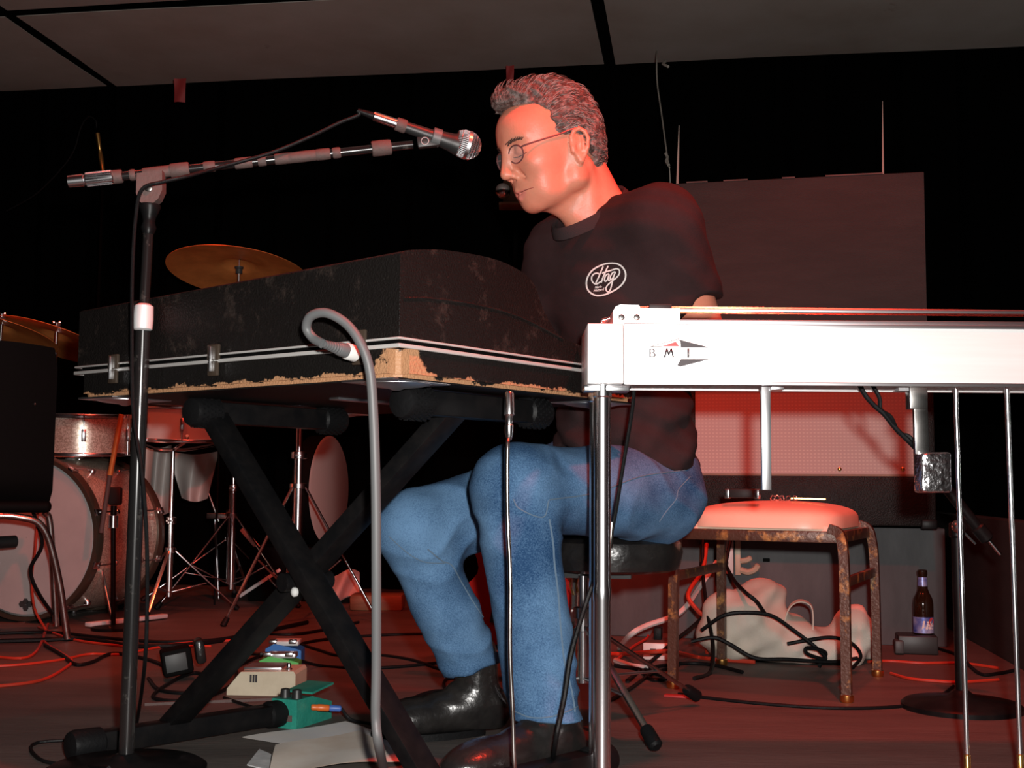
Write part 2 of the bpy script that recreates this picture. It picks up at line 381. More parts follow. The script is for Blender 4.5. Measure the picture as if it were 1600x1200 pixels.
MB().tube(spline([at(1040, 240, 4.3), at(1043, 246, 4.28), at(1041, 252, 4.26), at(1045, 258, 4.22)]), .005, 6).build('knot', M['string'], so)
MB().tube(spline([P[-1], at(1047, 280, 4.18), at(1047, 300, 4.15)]), .0018, 5).build('frayed_end', M['string'], so)
tag(MB().tube(spline([at(1294, 82, 5.2), at(1040, 96, 5.2), at(1036, 100, 5.15), at(1044, 104, 5.1)][1:]), .006, 6).build('knotted_rag', M['string']),
    'small knotted rag end caught at the ceiling edge by the string', 'rag')

# ================================================================ KEYBOARD CASE ON ITS X STAND
KA = V((math.sin(rad(37.5)), math.cos(rad(37.5)), 0)); KB = V((-KA.y, KA.x, 0)); UP = V((0, 0, 1))
KO = V((-.159, 1.70, .630)); LA, LB = .64, .785
def kp(s, t, z): return KO + KA * s + KB * t + UP * (z - KO.z)
kc = thing('keyboard_case', 'scuffed black keyboard case with a humped lid and torn lower edges', 'keyboard case', KO)
m = MB(); bm = bmesh.new(); bmesh.ops.create_cube(bm, size=2)
for v in bm.verts: v.co = V((LA / 2 * v.co.x, LB / 2 * v.co.y, .021 * v.co.z))
bmesh.ops.bevel(bm, geom=[e for e in bm.edges if abs(e.verts[0].co.z - e.verts[1].co.z) > .01], offset=.022, segments=5, affect='EDGES')
bmesh.ops.bevel(bm, geom=[e for e in bm.edges if e.verts[0].co.z < 0 and e.verts[1].co.z < 0], offset=.006, segments=2, affect='EDGES')
bm.verts.index_update()
m.add([kp(LA / 2 + v.co.x, LB / 2 + v.co.y, .651 + v.co.z) for v in bm.verts], [[v.index for v in f.verts] for f in bm.faces]); bm.free()
tray = m.build('tray', M['worn_tolex'], kc)
prof = spline([V((0, .806, 0)), V((.015, .812, 0)), V((.06, .820, 0)), V((.107, .826, 0)), V((.197, .830, 0)), V((.261, .825, 0)), V((.315, .808, 0)),
               V((.346, .765, 0)), V((.386, .731, 0)), V((.438, .719, 0)), V((.52, .713, 0)), V((.632, .708, 0)), V((LA, .704, 0))], 4)
bm = bmesh.new(); poly = [(0, .684)] + [(p.x, p.y) for p in prof] + [(LA, .684)]
ends = []
for t in (0, LB): ends.append([bm.verts.new(kp(s, t, .684 + (z - .684) * (1 - .17 * t / LB))) for s, z in poly])     # the lid falls a little to the far end
n = len(poly); bm.faces.new(ends[0][::-1]); bm.faces.new(ends[1])
for i in range(n): bm.faces.new((ends[0][i], ends[0][(i + 1) % n], ends[1][(i + 1) % n], ends[1][i]))
bmesh.ops.recalc_face_normals(bm, faces=bm.faces)
bev = [e for e in bm.edges if e.calc_face_angle(0) > rad(55) and not (e.verts[0].co.z < .685 and e.verts[1].co.z < .685)]
bmesh.ops.bevel(bm, geom=bev, offset=.010, segments=3, affect='EDGES', clamp_overlap=True)
bmesh.ops.triangulate(bm, faces=[f for f in bm.faces if len(f.verts) > 4])
bm.verts.index_update()
lid = MB().add([v.co.copy() for v in bm.verts], [[v.index for v in f.verts] for f in bm.faces]).build('lid', M['scuffed_tolex'], kc); bm.free()
# the fold line across the end of the lid
MB().tube(spline([kp(s, -.0005, z) for s, z in ((.008, .742), (.06, .748), (.16, .752), (.26, .748), (.34, .735), (.40, .722))]), .0022, 6).build('welt', M['black_tolex'], lid)
def strip(z, h, proud, nm):
    for a, b in (((0, 0), (LA, 0)), ((0, 0), (0, LB)), ((LA, 0), (LA, LB)), ((0, LB), (LA, LB))):
        pa, pb = kp(*a, z), kp(*b, z); mid = kp(LA / 2, LB / 2, z); d = (pb - pa).normalized(); o = d.cross(UP)
        if o.dot(mid - pa) > 0: o = -o
        MB().box((pa + pb) / 2 + o * proud / 2, ((pb - pa).length / 2 + proud, .003, h / 2), (d, o, UP), .0012).build(nm, M['trim_metal'], kc)
strip(.6845, .0035, .003, 'lid_trim'); strip(.674, .006, .004, 'tray_trim')
MB().box(kp(LA / 2, LB / 2, .679), (LA / 2 - .006, LB / 2 - .006, .006), (KA, KB, UP)).build('seam_gasket', M['black'], kc)
for t in (.075, .40, .67):                              # draw latches on the long side
    c = kp(-.004, t, .676)
    la = MB().box(c + UP * .012, (.003, .014, .013), (KA, KB, UP), .002).box(c - UP * .014, (.003, .012, .012), (KA, KB, UP), .002).build('latch', M['wood_hoop'], kc)
    MB().box(c - KA * .006 + UP * .001, (.003, .0015, .02), (KA, KB, UP), .0006).build('latch_lever', M['aluminium'], la)
for s, t in ((.06, .06), (LA - .06, .06), (.06, LB - .06), (LA - .06, LB - .06)):   # metal corner plates underneath
    MB().lathe(kp(s, t, .6285), (0, 0, -1), [(0, .052), (.003, .052), (.006, .04), (.009, .012), (.012, .004)], 20).box(
        kp(s, t, .628), (.062, .052, .0018), (KA, KB, UP), .001).build('corner_plate', M['aluminium'], kc)
MB().box(kp(LA / 2, LB / 2, .6292), (LA / 2 - .008, LB / 2 - .008, .0012), (KA, KB, UP)).build('bottom_panel', M['black_tolex'], kc)
MB().box(kp(.30, .36, .627), (.075, .012, .003), (KA, KB, UP), .001).build('bottom_strip', M['aluminium'], kc)
# leather-grey scuffs with a shape of their own
ks = thing('keyboard_stand', 'black folding X stand with round end caps carrying the keyboard case', 'keyboard stand', (-.35, 2.2, 0))
def xbar(a, b, nm, cap):
    a, b = V(a), V(b); d = (b - a).normalized(); u = d.cross(UP).normalized(); w = u.cross(d)
    o = MB().box((a + b) / 2, ((b - a).length / 2, .019, .019), (d, u, w), .003).build(nm, M['black_metal'], ks)
    for e, s in ((a, -1), (b, 1)):
        cp = MB().lathe(e + d * s * -.055, d * s, [(0, .021), (.004, .026), (.05, .027), (.058, .024), (.062, .012)], 20)
        if cap == 'dots':
            uu, ww, dd = frame(d)
            for i in range(6):
                for k in range(18):
                    an = 2 * math.pi * (k + (i % 2) * .5) / 18
                    cp.box(e + d * s * (-.047 + i * .008) + (uu * math.cos(an) + ww * math.sin(an)) * .0272, (.0018, .0018, .0014), (d, ww * math.cos(an) - uu * math.sin(an), uu * math.cos(an) + ww * math.sin(an)))
        cp.build('end_cap', M['black_rubber'], o)
b0, b1 = kp(.10, .085, .604), kp(.46, .085, .604)
xbar(b0, b1, 'support_bar', 'dots')
c0, c1 = b0 + KB * .50, b1 + KB * .50
xbar(c0, c1, 'support_bar', 'dots')
f0, f1 = fl(112, 1166, .027), fl(452, 1112, .027)
xbar(f0, f1, 'foot_bar', 'plain')
fd = (f1 - f0).normalized()
g0 = fl(640, 1262, .027); g1 = g0 + fd * .44
xbar(g0, g1, 'foot_bar', 'plain')
bt, ct = b0.lerp(b1, .36), c0.lerp(c1, .12)
fb, gb = fl(262, 1139, .027), fl(668, 1215, .027)
for a, b, side in ((bt, fb, 1), (ct, gb, -1)):
    leg = MB().bar(a, b, .028, .044, fd, .003).build('leg', M['black_metal'], ks)
pv = at(478, 908, 2.10)
MB().cyl(pv - fd * .05, pv + fd * .05, .016, n=16).build('pivot_bolt', M['black_metal'], ks)
MB().lathe(at(462, 925, 2.055), -fd, [(0, .008), (.004, .008), (.007, .005), (.008, .001)], 12).build('bolt_cap', M['white_plastic'], ks)

# ================================================================ MICROPHONE STAND AND MICROPHONE
mb = fl(197, 1190, .022); ms = thing('microphone_stand', 'worn black boom microphone stand wrapped in tape, on a round base', 'microphone stand', (mb.x, mb.y, 0))
MB().lathe((mb.x, mb.y, 0), UP, [(0, .13), (.012, .13), (.018, .12), (.026, .03), (.034, .018), (.036, .014)], 40).build('base', M['black_metal'], ms)
cl = at(224, 497, 2.02); pt = at(234, 325, 2.03)
MB().cyl((mb.x, mb.y, .03), cl, .0125).build('lower_pole', M['pole_black'], ms)
MB().cyl(cl - UP * .005, pt, .0085).build('upper_pole', M['pole_black'], ms)
ud = (pt - cl).normalized()
clut = MB().lathe(cl - ud * .022, ud, [(0, .011), (.003, .0155), (.02, .0165), (.042, .0155), (.046, .010)], 20).build('clutch', M['aluminium_plate'], ms)
MB().lathe(pt - ud * .045, ud, [(0, .0095), (.01, .013), (.02, .010), (.03, .012), (.045, .018), (.05, .018)], 18).build('swivel_neck', M['black_metal'], ms)
# swivel block
sb = at(236, 291, 2.03); bd = (at(640, 226, 2.10) - at(165, 279, 2.03)).normalized()
sw = [sb + bd * a + UP * b for a, b in ((-.021, .022), (.021, .022), (.022, -.012), (.016, -.026), (.006, -.034), (-.006, -.034), (-.016, -.026), (-.021, -.012))]
swo = MB().prism([p + V((0, -.012, 0)) for p in sw], (0, .024, 0)).build('swivel_block', M['tape_cloth'], ms)
MB().lathe(sb + V((0, -.012, -.006)), (0, -1, 0), [(0, .007), (.004, .007), (.005, .004)], 14).build('swivel_screw', M['chrome_dirty'], swo)
B0, B1 = at(165, 278, 2.03), at(645, 226, 2.10)
boom = MB().cyl(B0, B1, .0075).build('boom', M['pole_black'], ms)
w0, w1 = at(106, 284, 2.02), at(180, 276, 2.03); wdv = (w1 - w0).normalized(); wl = (w1 - w0).length
cwm = MB().lathe(w0, wdv, [(0, .006), (.001, .010), (wl * .33, .0105), (wl * .35, .0088), (wl * .38, .0105), (wl - .004, .0115), (wl, .007)], 20)
uu, ww, dd = frame(wdv)
for k in range(16):
    a = 2 * math.pi * k / 16; cwm.box(w0 + wdv * wl * .66 + (uu * math.cos(a) + ww * math.sin(a)) * .0108, (wl * .27, .0007, .0012), (wdv, uu * -math.sin(a) + ww * math.cos(a), uu * math.cos(a) + ww * math.sin(a)))
cwm.build('counterweight', M['chrome'], ms)
for t, w, r in ((.03, .024, .0115), (.085, .010, .0095), (.165, .05, .0098), (.235, .032, .012), (.33, .02, .0092), (.44, .03, .0095), (.50, .014, .009), (.57, .03, .0094), (.63, .05, .0095), (.70, .025, .0098), (.745, .014, .0094), (.895, .034, .0135)):
    c = B0.lerp(B1, t)
    MB().lathe(c - bd * w / 2, bd, [(0, r * .92), (.002, r), (w * .5, r * 1.03), (w - .002, r), (w, r * .93)], 14).build('tape_wrap', M['tape_cloth'], boom)
# clip
cj = at(668, 222, 2.10)
clip = MB().box(cj + bd * .002, (.02, .008, .010), (bd, V((0, 1, 0)), bd.cross(V((0, 1, 0))) * -1), .003).build('clip_joint', M['dark_plastic'], ms)
MB().torus(cj + V((0, -.0085, 0)) - bd * .004, (0, 1, 0), .0065, .0006, 20, 5).build('clip_mark', M['gaffer'], clip)
md = (at(752, 238, 2.125) - at(582, 180, 2.075)).normalized()
mh = at(640, 202, 2.095); mu, mw, _ = frame(md)
MB().bar(cj + bd * .012, at(690, 214, 2.11), .012, .012, bev=.003).build('clip_arm', M['dark_plastic'], ms)
mic = thing('vocal_microphone', 'dark handheld vocal microphone with a silver ball grille in the boom clip', 'microphone', at(640, 215, 2.09))
tail = at(583, 181, 2.075); ln = (at(716, 222, 2.115) - tail).length
plug_l = .042
MB().lathe(tail, md, [(0, .0065), (.002, .0082), (plug_l, .0088)], 18).build('cable_plug', M['chrome'], mic)
MB().lathe(tail + md * plug_l, md, [(0, .0095), (.002, .0102), (.016, .0108), (.017, .0098), (ln * .55, .0118), (ln * .8, .0135), (ln - .014, .0142), (ln - .004, .0165), (ln, .0172)][0:7], 22).build('body', M['dark_plastic'], mic)
MB().lathe(tail + md * plug_l, md, [(.0, .0112), (.002, .0118), (.016, .0122), (.018, .0112)], 20).build('tape_band', M['tape_cloth'], mic)
MB().lathe(tail + md * (ln - .048), md, [(0, .0148), (.001, .0158), (.015, .0162), (.016, .015)], 20).build('clip_ring', M['grey_rubber'], mic)
bc = at(730, 227, 2.12)
MB().lathe(tail + md * (ln - .032), md, [(0, .0140), (.02, .0165), (.03, .0195), (.033, .0195)], 22).build('collar', M['dark_plastic'], mic)
R = .0245
gr = MB().lathe(bc, md, [(-R * .92, R * .72), (-R * .8, R * .85), (-R * .4, R * .99), (0, R), (R * .4, R * .93), (R * .75, R * .68), (R * .93, R * .36), (R, .001)], 28).build('grille', M['dark_plastic'], mic)
wires = MB()
for k in range(44):
    a = 2 * math.pi * k / 44; e = mu * math.cos(a) + mw * math.sin(a)
    wires.tube([bc + md * (x * R) + e * (r * R * 1.01) for x, r in ((-.85, .80), (-.4, .99), (.1, 1.0), (.4, .93), (.7, .73), (.9, .45), (1.0, .1))], .0008, 5)
for x, r in ((-.6, .93), (-.3, .995), (.3, .96), (.5, .88), (.7, .73), (.85, .53), (.95, .32)): wires.torus(bc + md * x * R, md, R * r * 1.005, .0007, 36, 5)
wires.build('wire_mesh', M['aluminium'], gr)
MB().lathe(bc, md, [(-.0035, R * 1.02), (-.003, R * 1.06), (.003, R * 1.06), (.0035, R * 1.02)], 32).build('grille_band', M['aluminium'], gr)
MB().lathe(tail - md * .028, md, [(0, .0035), (.01, .005), (.028, .0065)], 12).build('cable_boot', M['black_rubber'], mic)
CB = tail - md * .028
tag(MB().tube(spline([CB, at(560, 180, 2.07), at(530, 192, 2.07), at(480, 216, 2.06), at(420, 240, 2.05), at(340, 262, 2.03), at(290, 276, 2.0), at(255, 284, 1.99), at(222, 296, 1.99), at(212, 340, 2.0),
     at(207, 420, 2.0), at(206, 520, 2.0), at(208, 640, 2.0), at(222, 740, 1.99), at(229, 840, 1.99), at(230, 940, 2.0), at(226, 1040, 2.02), fl(214, 1128, .01), fl(205, 1152, .006), fl(60, 1160, .006), fl(62, 1186, .006), fl(110, 1196, .006), fl(170, 1200, .04)]), .0032, 8).build('microphone_cable', M['black_rubber']),
    'black microphone cable draped along the boom and down the taped stand', 'cable')

# ================================================================ PEDAL STEEL GUITAR
SY = 1.88
def sp(px, py, y=SY): return at(px, py, y)
xl = sp(918, 550).x; zb = sp(1000, 600).z; zt = sp(1000, 506).z; XR = .95
ps = thing('pedal_steel_guitar', 'bright silver and white pedal steel guitar on chrome legs in front of the man', 'pedal steel guitar', ((xl + XR) / 2, SY + .09, 0))
xa = sp(975, 550).x
MB().box(((xl + xa) / 2 - .0005, SY + .08, (zb + zt) / 2), ((xa - xl) / 2 - .0005, .083, (zt - zb) / 2), None, .0015).build('end_plate', M['aluminium_plate'], ps)
MB().box(((XR + XR - .06) / 2, SY + .08, (zb + zt) / 2), (.03, .083, (zt - zb) / 2), None, .0015).build('end_plate', M['aluminium_plate'], ps)
apron = MB().box(((xa + XR - .06) / 2, SY + .006, (zb + zt) / 2), ((XR - .06 - xa) / 2, .006, (zt - zb) / 2 - .002), None, .001).build('front_apron', M['mica_white'], ps)
MB().box(((xa + XR - .06) / 2, SY + .155, (zb + zt) / 2), ((XR - .06 - xa) / 2, .006, (zt - zb) / 2 - .002), None, .001).build('back_apron', M['mica_white'], ps)
for z in (zt - .002, zb + .002):
    MB().box(((xa + XR - .06) / 2, SY - .0005, z), ((XR - .06 - xa) / 2, .0015, .0028), None, .0005).build('edge_strip', M['aluminium'], ps)
MB().box(((xa + XR - .06) / 2, SY + .08, zt - .004), ((XR - .06 - xa) / 2, .072, .003)).build('deck', M['mica_white'], ps)
# neck rail with a long slot, along the top
z0, z1 = zt, sp(1000, 474).z
xn = sp(957, 490, SY + .02).x
yN = SY + .016
rail_lo = sp(1000, 499, yN).z; rail_hi = sp(1000, 487, yN).z
def raised(xa_, xb_, za_, zb_, nm='neck_rail', y=yN, ty=.004):
    return MB().box(((xa_ + xb_) / 2, y, (za_ + zb_) / 2), ((xb_ - xa_) / 2, ty, (zb_ - za_) / 2), None, .0008).build(nm, M['aluminium'], ps)
xs_ = sp(1062, 490, yN).x
raised(xs_, XR - .07, z0 - .001, rail_lo); raised(xs_, XR - .07, rail_hi, rail_hi + .005)
hp = [(xn + .001, z0 - .001), (xs_, z0 - .001), (xs_, rail_hi + .005), (sp(1000, 480, yN).x, rail_hi + .005), (sp(998, 480, yN).x, z1 - .001), (xn + .012, z1), (xn + .004, z1 - .004), (xn, z1 - .012)]
hd = MB().prism([V((x, yN - .004, z)) for x, z in hp], (0, .11, 0)).build('key_head', M['aluminium_plate'], ps)
for px in (971, 995):
    c = sp(px, 496, yN - .0045)
    s_ = MB().lathe(c, (0, -1, 0), [(0, .0052), (.0012, .005), (.002, .003)], 14).build('screw', M['chrome_dirty'], ps)
    MB().box(c - V((0, .0022, 0)), (.0032, .0003, .0006)).box(c - V((0, .0022, 0)), (.0006, .0003, .0032)).build('screw_slot', M['print_black'], s_)
MB().box((( xs_ + XR - .07) / 2, yN + .04, z0 + .004), ((XR - .07 - xs_) / 2, .03, .005)).build('neck', M['dark_plastic'], ps)
pk = sp(1030, 479, yN + .02); MB().box((pk.x, yN + .03, z1 - .006), (.018, .028, .008), None, .001).build('nut_block', M['dark_plastic'], ps)
for k in range(10):
    y = yN + .004 + k * .0075; MB().cyl((xn + .02, y, z1 - .002), (XR - .05, y, z1 - .004), .0007, n=6).build('string', M['chrome'], ps)
for k in range(5):
    c = V((xn - .004, yN + .01 + k * .018, z0 + .012)); MB().cyl(c, c + V((-.012, 0, -.004)), .003, n=10).build('tuner_shaft', M['chrome'], ps)
# legs
for x, y in ((sp(941, 620).x + .002, SY + .024), (sp(941, 620).x + .002, SY + .135), (XR - .03, SY + .024), (XR - .03, SY + .135)):
    lg = MB().lathe((x, y, 0), UP, [(0, .010), (.006, .014), (.02, .0135), (.30, .0135), (.305, .0142), (.32, .0142), (.325, .0132), (zb - .02, .0132), (zb - .018, .015), (zb, .015)], 24).build('leg', M['chrome'], ps)
cb = MB().box((sp(945, 600).x + .004, SY + .03, zb - .006), (.036, .02, .005), None, .002).sphere(sp(980, 603, SY + .02), .007).build('leg_bracket', M['chrome'], ps)
# emblem
def lp(px, py, y=SY - .0008): return at(px, py, y)
em = MB().prism([lp(*p) for p in ((1063, 533), (1059, 530), (1109, 543), (1064, 543))], (0, .0008, 0)).prism([lp(*p) for p in ((1064, 561), (1110, 561), (1063, 573), (1058, 571))], (0, .0008, 0)).build('emblem', M['print_black'], apron)
MB().prism([lp(*p) for p in ((1034, 541), (1056, 534), (1061, 541))], (0, .0008, 0)).build('emblem_red', M['print_red'], apron)
def print_text(s, cx, cy, hpx, mt, parent, stretch=1.0, bold=0.0, y=SY - .0009, nm='lettering'):
    vs, fs = text_mesh(s, 1.0, 0, bold); hh = max(v[1] for v in vs) - min(v[1] for v in vs)
    k = hpx / hh; mid = (max(v[1] for v in vs) + min(v[1] for v in vs)) / 2
    MB().add([lp(cx + v[0] * k * stretch, cy - (v[1] - mid) * k, y) for v in vs], fs).build(nm, mt, parent, sharp=0)
def strokes(nm, lines, w):
    m = MB()
    for (x0, y0), (x1, y1) in lines:
        t = V((x1 - x0, y1 - y0, 0)).normalized(); n_ = V((-t.y, t.x, 0)) * w / 2; e = t * w * .3
        m.prism([lp(x0 + n_.x - e.x, y0 + n_.y - e.y, SY - .0009), lp(x1 + n_.x + e.x, y1 + n_.y + e.y, SY - .0009), lp(x1 - n_.x + e.x, y1 - n_.y + e.y, SY - .0009), lp(x0 - n_.x - e.x, y0 - n_.y - e.y, SY - .0009)], (0, .0008, 0))
    return m.build(nm, M['print_black'], apron, 0)
print_text('B', 1019, 551.5, 13.5, M['print_black'], apron, 1.05, .0, nm='letter_b')
strokes('letter_m', [((1042, 545), (1038.5, 558)), ((1042, 545), (1045, 554)), ((1045, 554), (1049, 545)), ((1049, 545), (1052, 558))], 2.4)
strokes('letter_i', [((1075.5, 545), (1075.5, 558))], 2.8)
strokes('emblem_outline', [((1017, 541.5), (1060, 529.5)), ((1017, 541.5), (1034, 541.5)), ((1030, 562), (1058, 571.5))], .7)
print_text('ECK', 1030, 554, 6, M['print_faint'], apron, .8); print_text('USICAL', 1063, 554, 5, M['print_faint'], apron, .75); print_text('NSTRUMENTS', 1095, 554, 5.5, M['print_faint'], apron, .85)
# undercarriage: knee levers, rods, pedals
def lever(px, y0, y1, w, nm='knee_lever', mt='aluminium', Y=SY + .05):
    a, b = at(px, y0, Y), at(px - 1, y1, Y); return MB().box((a + b) / 2, (w / 2, .006, (a.z - b.z) / 2), None, .001).build(nm, M[mt], ps)
lever(1197, 603, 766, .0145)
MB().box(at(1213, 607, SY + .05), (.010, .012, .003), None, .001).build('lever_stop', M['aluminium'], ps)
kl = MB().box(at(1432, 622, SY + .05), (.014, .012, .018), None, .001).build('lever_bracket', M['chrome_dirty'], ps)
a, b = at(1437, 625, SY + .05), at(1440, 710, SY + .05)
MB().bar(a, b, .022, .010, (0, 1, 0), .001).build('knee_lever', M['chrome_dirty'], ps)
MB().box(at(1409, 609, SY + .05), (.008, .01, .0025)).build('lever_stop', M['aluminium'], ps)
c0_, c1_ = at(1457, 707, SY + .05), at(1457, 770, SY + .05)
MB().box((c0_ + c1_) / 2, (.0245, .018, (c0_.z - c1_.z) / 2), (V((1, .05, .02)).normalized(), V((-.05, 1, 0)).normalized(), UP), .005, 3).build('foil_wrap', M['foil'], ps)
for px0, px1 in ((1493, 1511), (1573, 1594)):
    a, b = at(px0, 598, SY + .07), at(px1, 1178, SY + .07)
    rd = MB().cyl(a, b, .0040, n=10).build('pull_rod', M['chrome'], ps)
    MB().lathe(b, (b - a), [(0, .004), (.002, .0055), (.05, .0055), (.055, .003)], 10).build('rod_end', M['brass'], rd)
MB().box((XR / 2 + .12, SY + .07, .010), (.40, .02, .008), None, .003).build('pedal_bar', M['aluminium'], ps)
for px in (1517, 1601): MB().box(V((at(px, 1200, SY + .07).x, SY + .03, .024)), (.016, .055, .005), None, .002).build('foot_pedal', M['aluminium'], ps)
# dangling strap of cord under the steel
tag(MB().tube(spline([at(*p) for p in ((1342, 600, 1.98), (1352, 618, 1.98), (1366, 634, 1.98), (1382, 648, 1.98), (1398, 668, 1.98), (1418, 688, 1.98), (1432, 702, 1.97))]), .0042, 7)
    .tube(spline([at(*p) for p in ((1362, 600, 1.985), (1374, 622, 1.985), (1376, 640, 1.985), (1392, 652, 1.975), (1404, 676, 1.985), (1420, 682, 1.985), (1434, 698, 1.98))]), .0036, 7).build('twisted_cord', M['black_rubber']),
    'twisted black cord hanging under the pedal steel beside the foil-wrapped lever', 'cord')

# ================================================================ BIG CABLES IN FRONT
gp = kp(-.012, .085, .655)
gc = thing('grey_power_cable', 'thick grey power cable plugged into the case corner and hanging to the floor', 'cable', fl(610, 1225))
pd = (at(520, 541, 1.70) - at(556, 552, 1.735)).normalized()
pg = at(556, 553, 1.72)
MB().lathe(pg, pd, [(0, .010), (.002, .012), (.018, .012), (.02, .0105)], 16).build('connector_shell', M['white_plastic'], gc)
MB().lathe(pg + pd * .019, pd, [(0, .0105), (.014, .0098), (.016, .0088)], 14).build('connector', M['grey_rubber'], gc)
bt_ = MB(); st = pg + pd * .034
for k in range(7): bt_.lathe(st + pd * k * .0045, pd, [(0, .0078 - k * .0004), (.002, .0088 - k * .0005), (.004, .0078 - k * .0004)], 12)
bt_.build('strain_relief', M['grey_rubber'], gc)
MB().tube(spline([st + pd * .03, at(489, 528, 1.68), at(479, 512, 1.68), at(486, 494, 1.67), at(510, 489, 1.66), at(540, 505, 1.655), at(562, 534, 1.65), at(577, 575, 1.65), at(583, 640, 1.655), at(587, 760, 1.66), at(588, 900, 1.67), at(588, 1040, 1.69), at(587, 1120, 1.70), at(593, 1170, 1.72), fl(606, 1215, .02), fl(640, 1240, .007), fl(700, 1250, .007)]), .0068, 12).build('cord', M['grey_rubber'], gc)
sc_ = thing('braided_instrument_cable', 'thin silver braided cable hanging straight down from the case to the floor', 'cable', fl(800, 1225))
q0 = kp(.21, .012, .632)
pl = at(796, 612, q0.y)
MB().lathe(pl, (0, 0, -1), [(0, .005), (.003, .007), (.035, .0085), (.038, .006), (.05, .0055), (.052, .007), (.065, .0065), (.075, .0035)], 16).build('plug', M['chrome'], sc_)
MB().tube(spline([pl - UP * .07, at(793, 700, 1.86), at(793, 800, 1.86), at(797, 900, 1.86), at(797, 1020, 1.86), at(801, 1110, 1.86), at(804, 1200, 1.86), fl(812, 1245, .006), fl(850, 1260, .006)]), .0034, 10).build('cord', M['chrome_dirty'], sc_)
bk = thing('black_guitar_cable', "black cable hanging from the steel's end plate past the chrome leg to the floor", 'cable', fl(870, 1215))
MB().tube(spline([at(991, 605, 2.04), at(988, 640, 2.045), at(975, 720, 2.05), at(962, 800, 2.05), at(956, 830, 2.05)]), .0032, 8).build('upper_cord', M['black_rubber'], bk)
MB().cyl(at(956, 816, 2.05), at(953, 856, 2.05), .0045, n=10).build('plug', M['chrome_dirty'], bk)
MB().tube(spline([at(953, 852, 2.05), at(930, 905, 1.99), at(915, 945, 1.98), at(893, 1020, 1.96), at(882, 1090, 1.95), at(868, 1160, 1.94), fl(866, 1205, .006), fl(900, 1225, .006), fl(960, 1180, .006)]), .0042, 8).build('lower_cord', M['black_rubber'], bk)
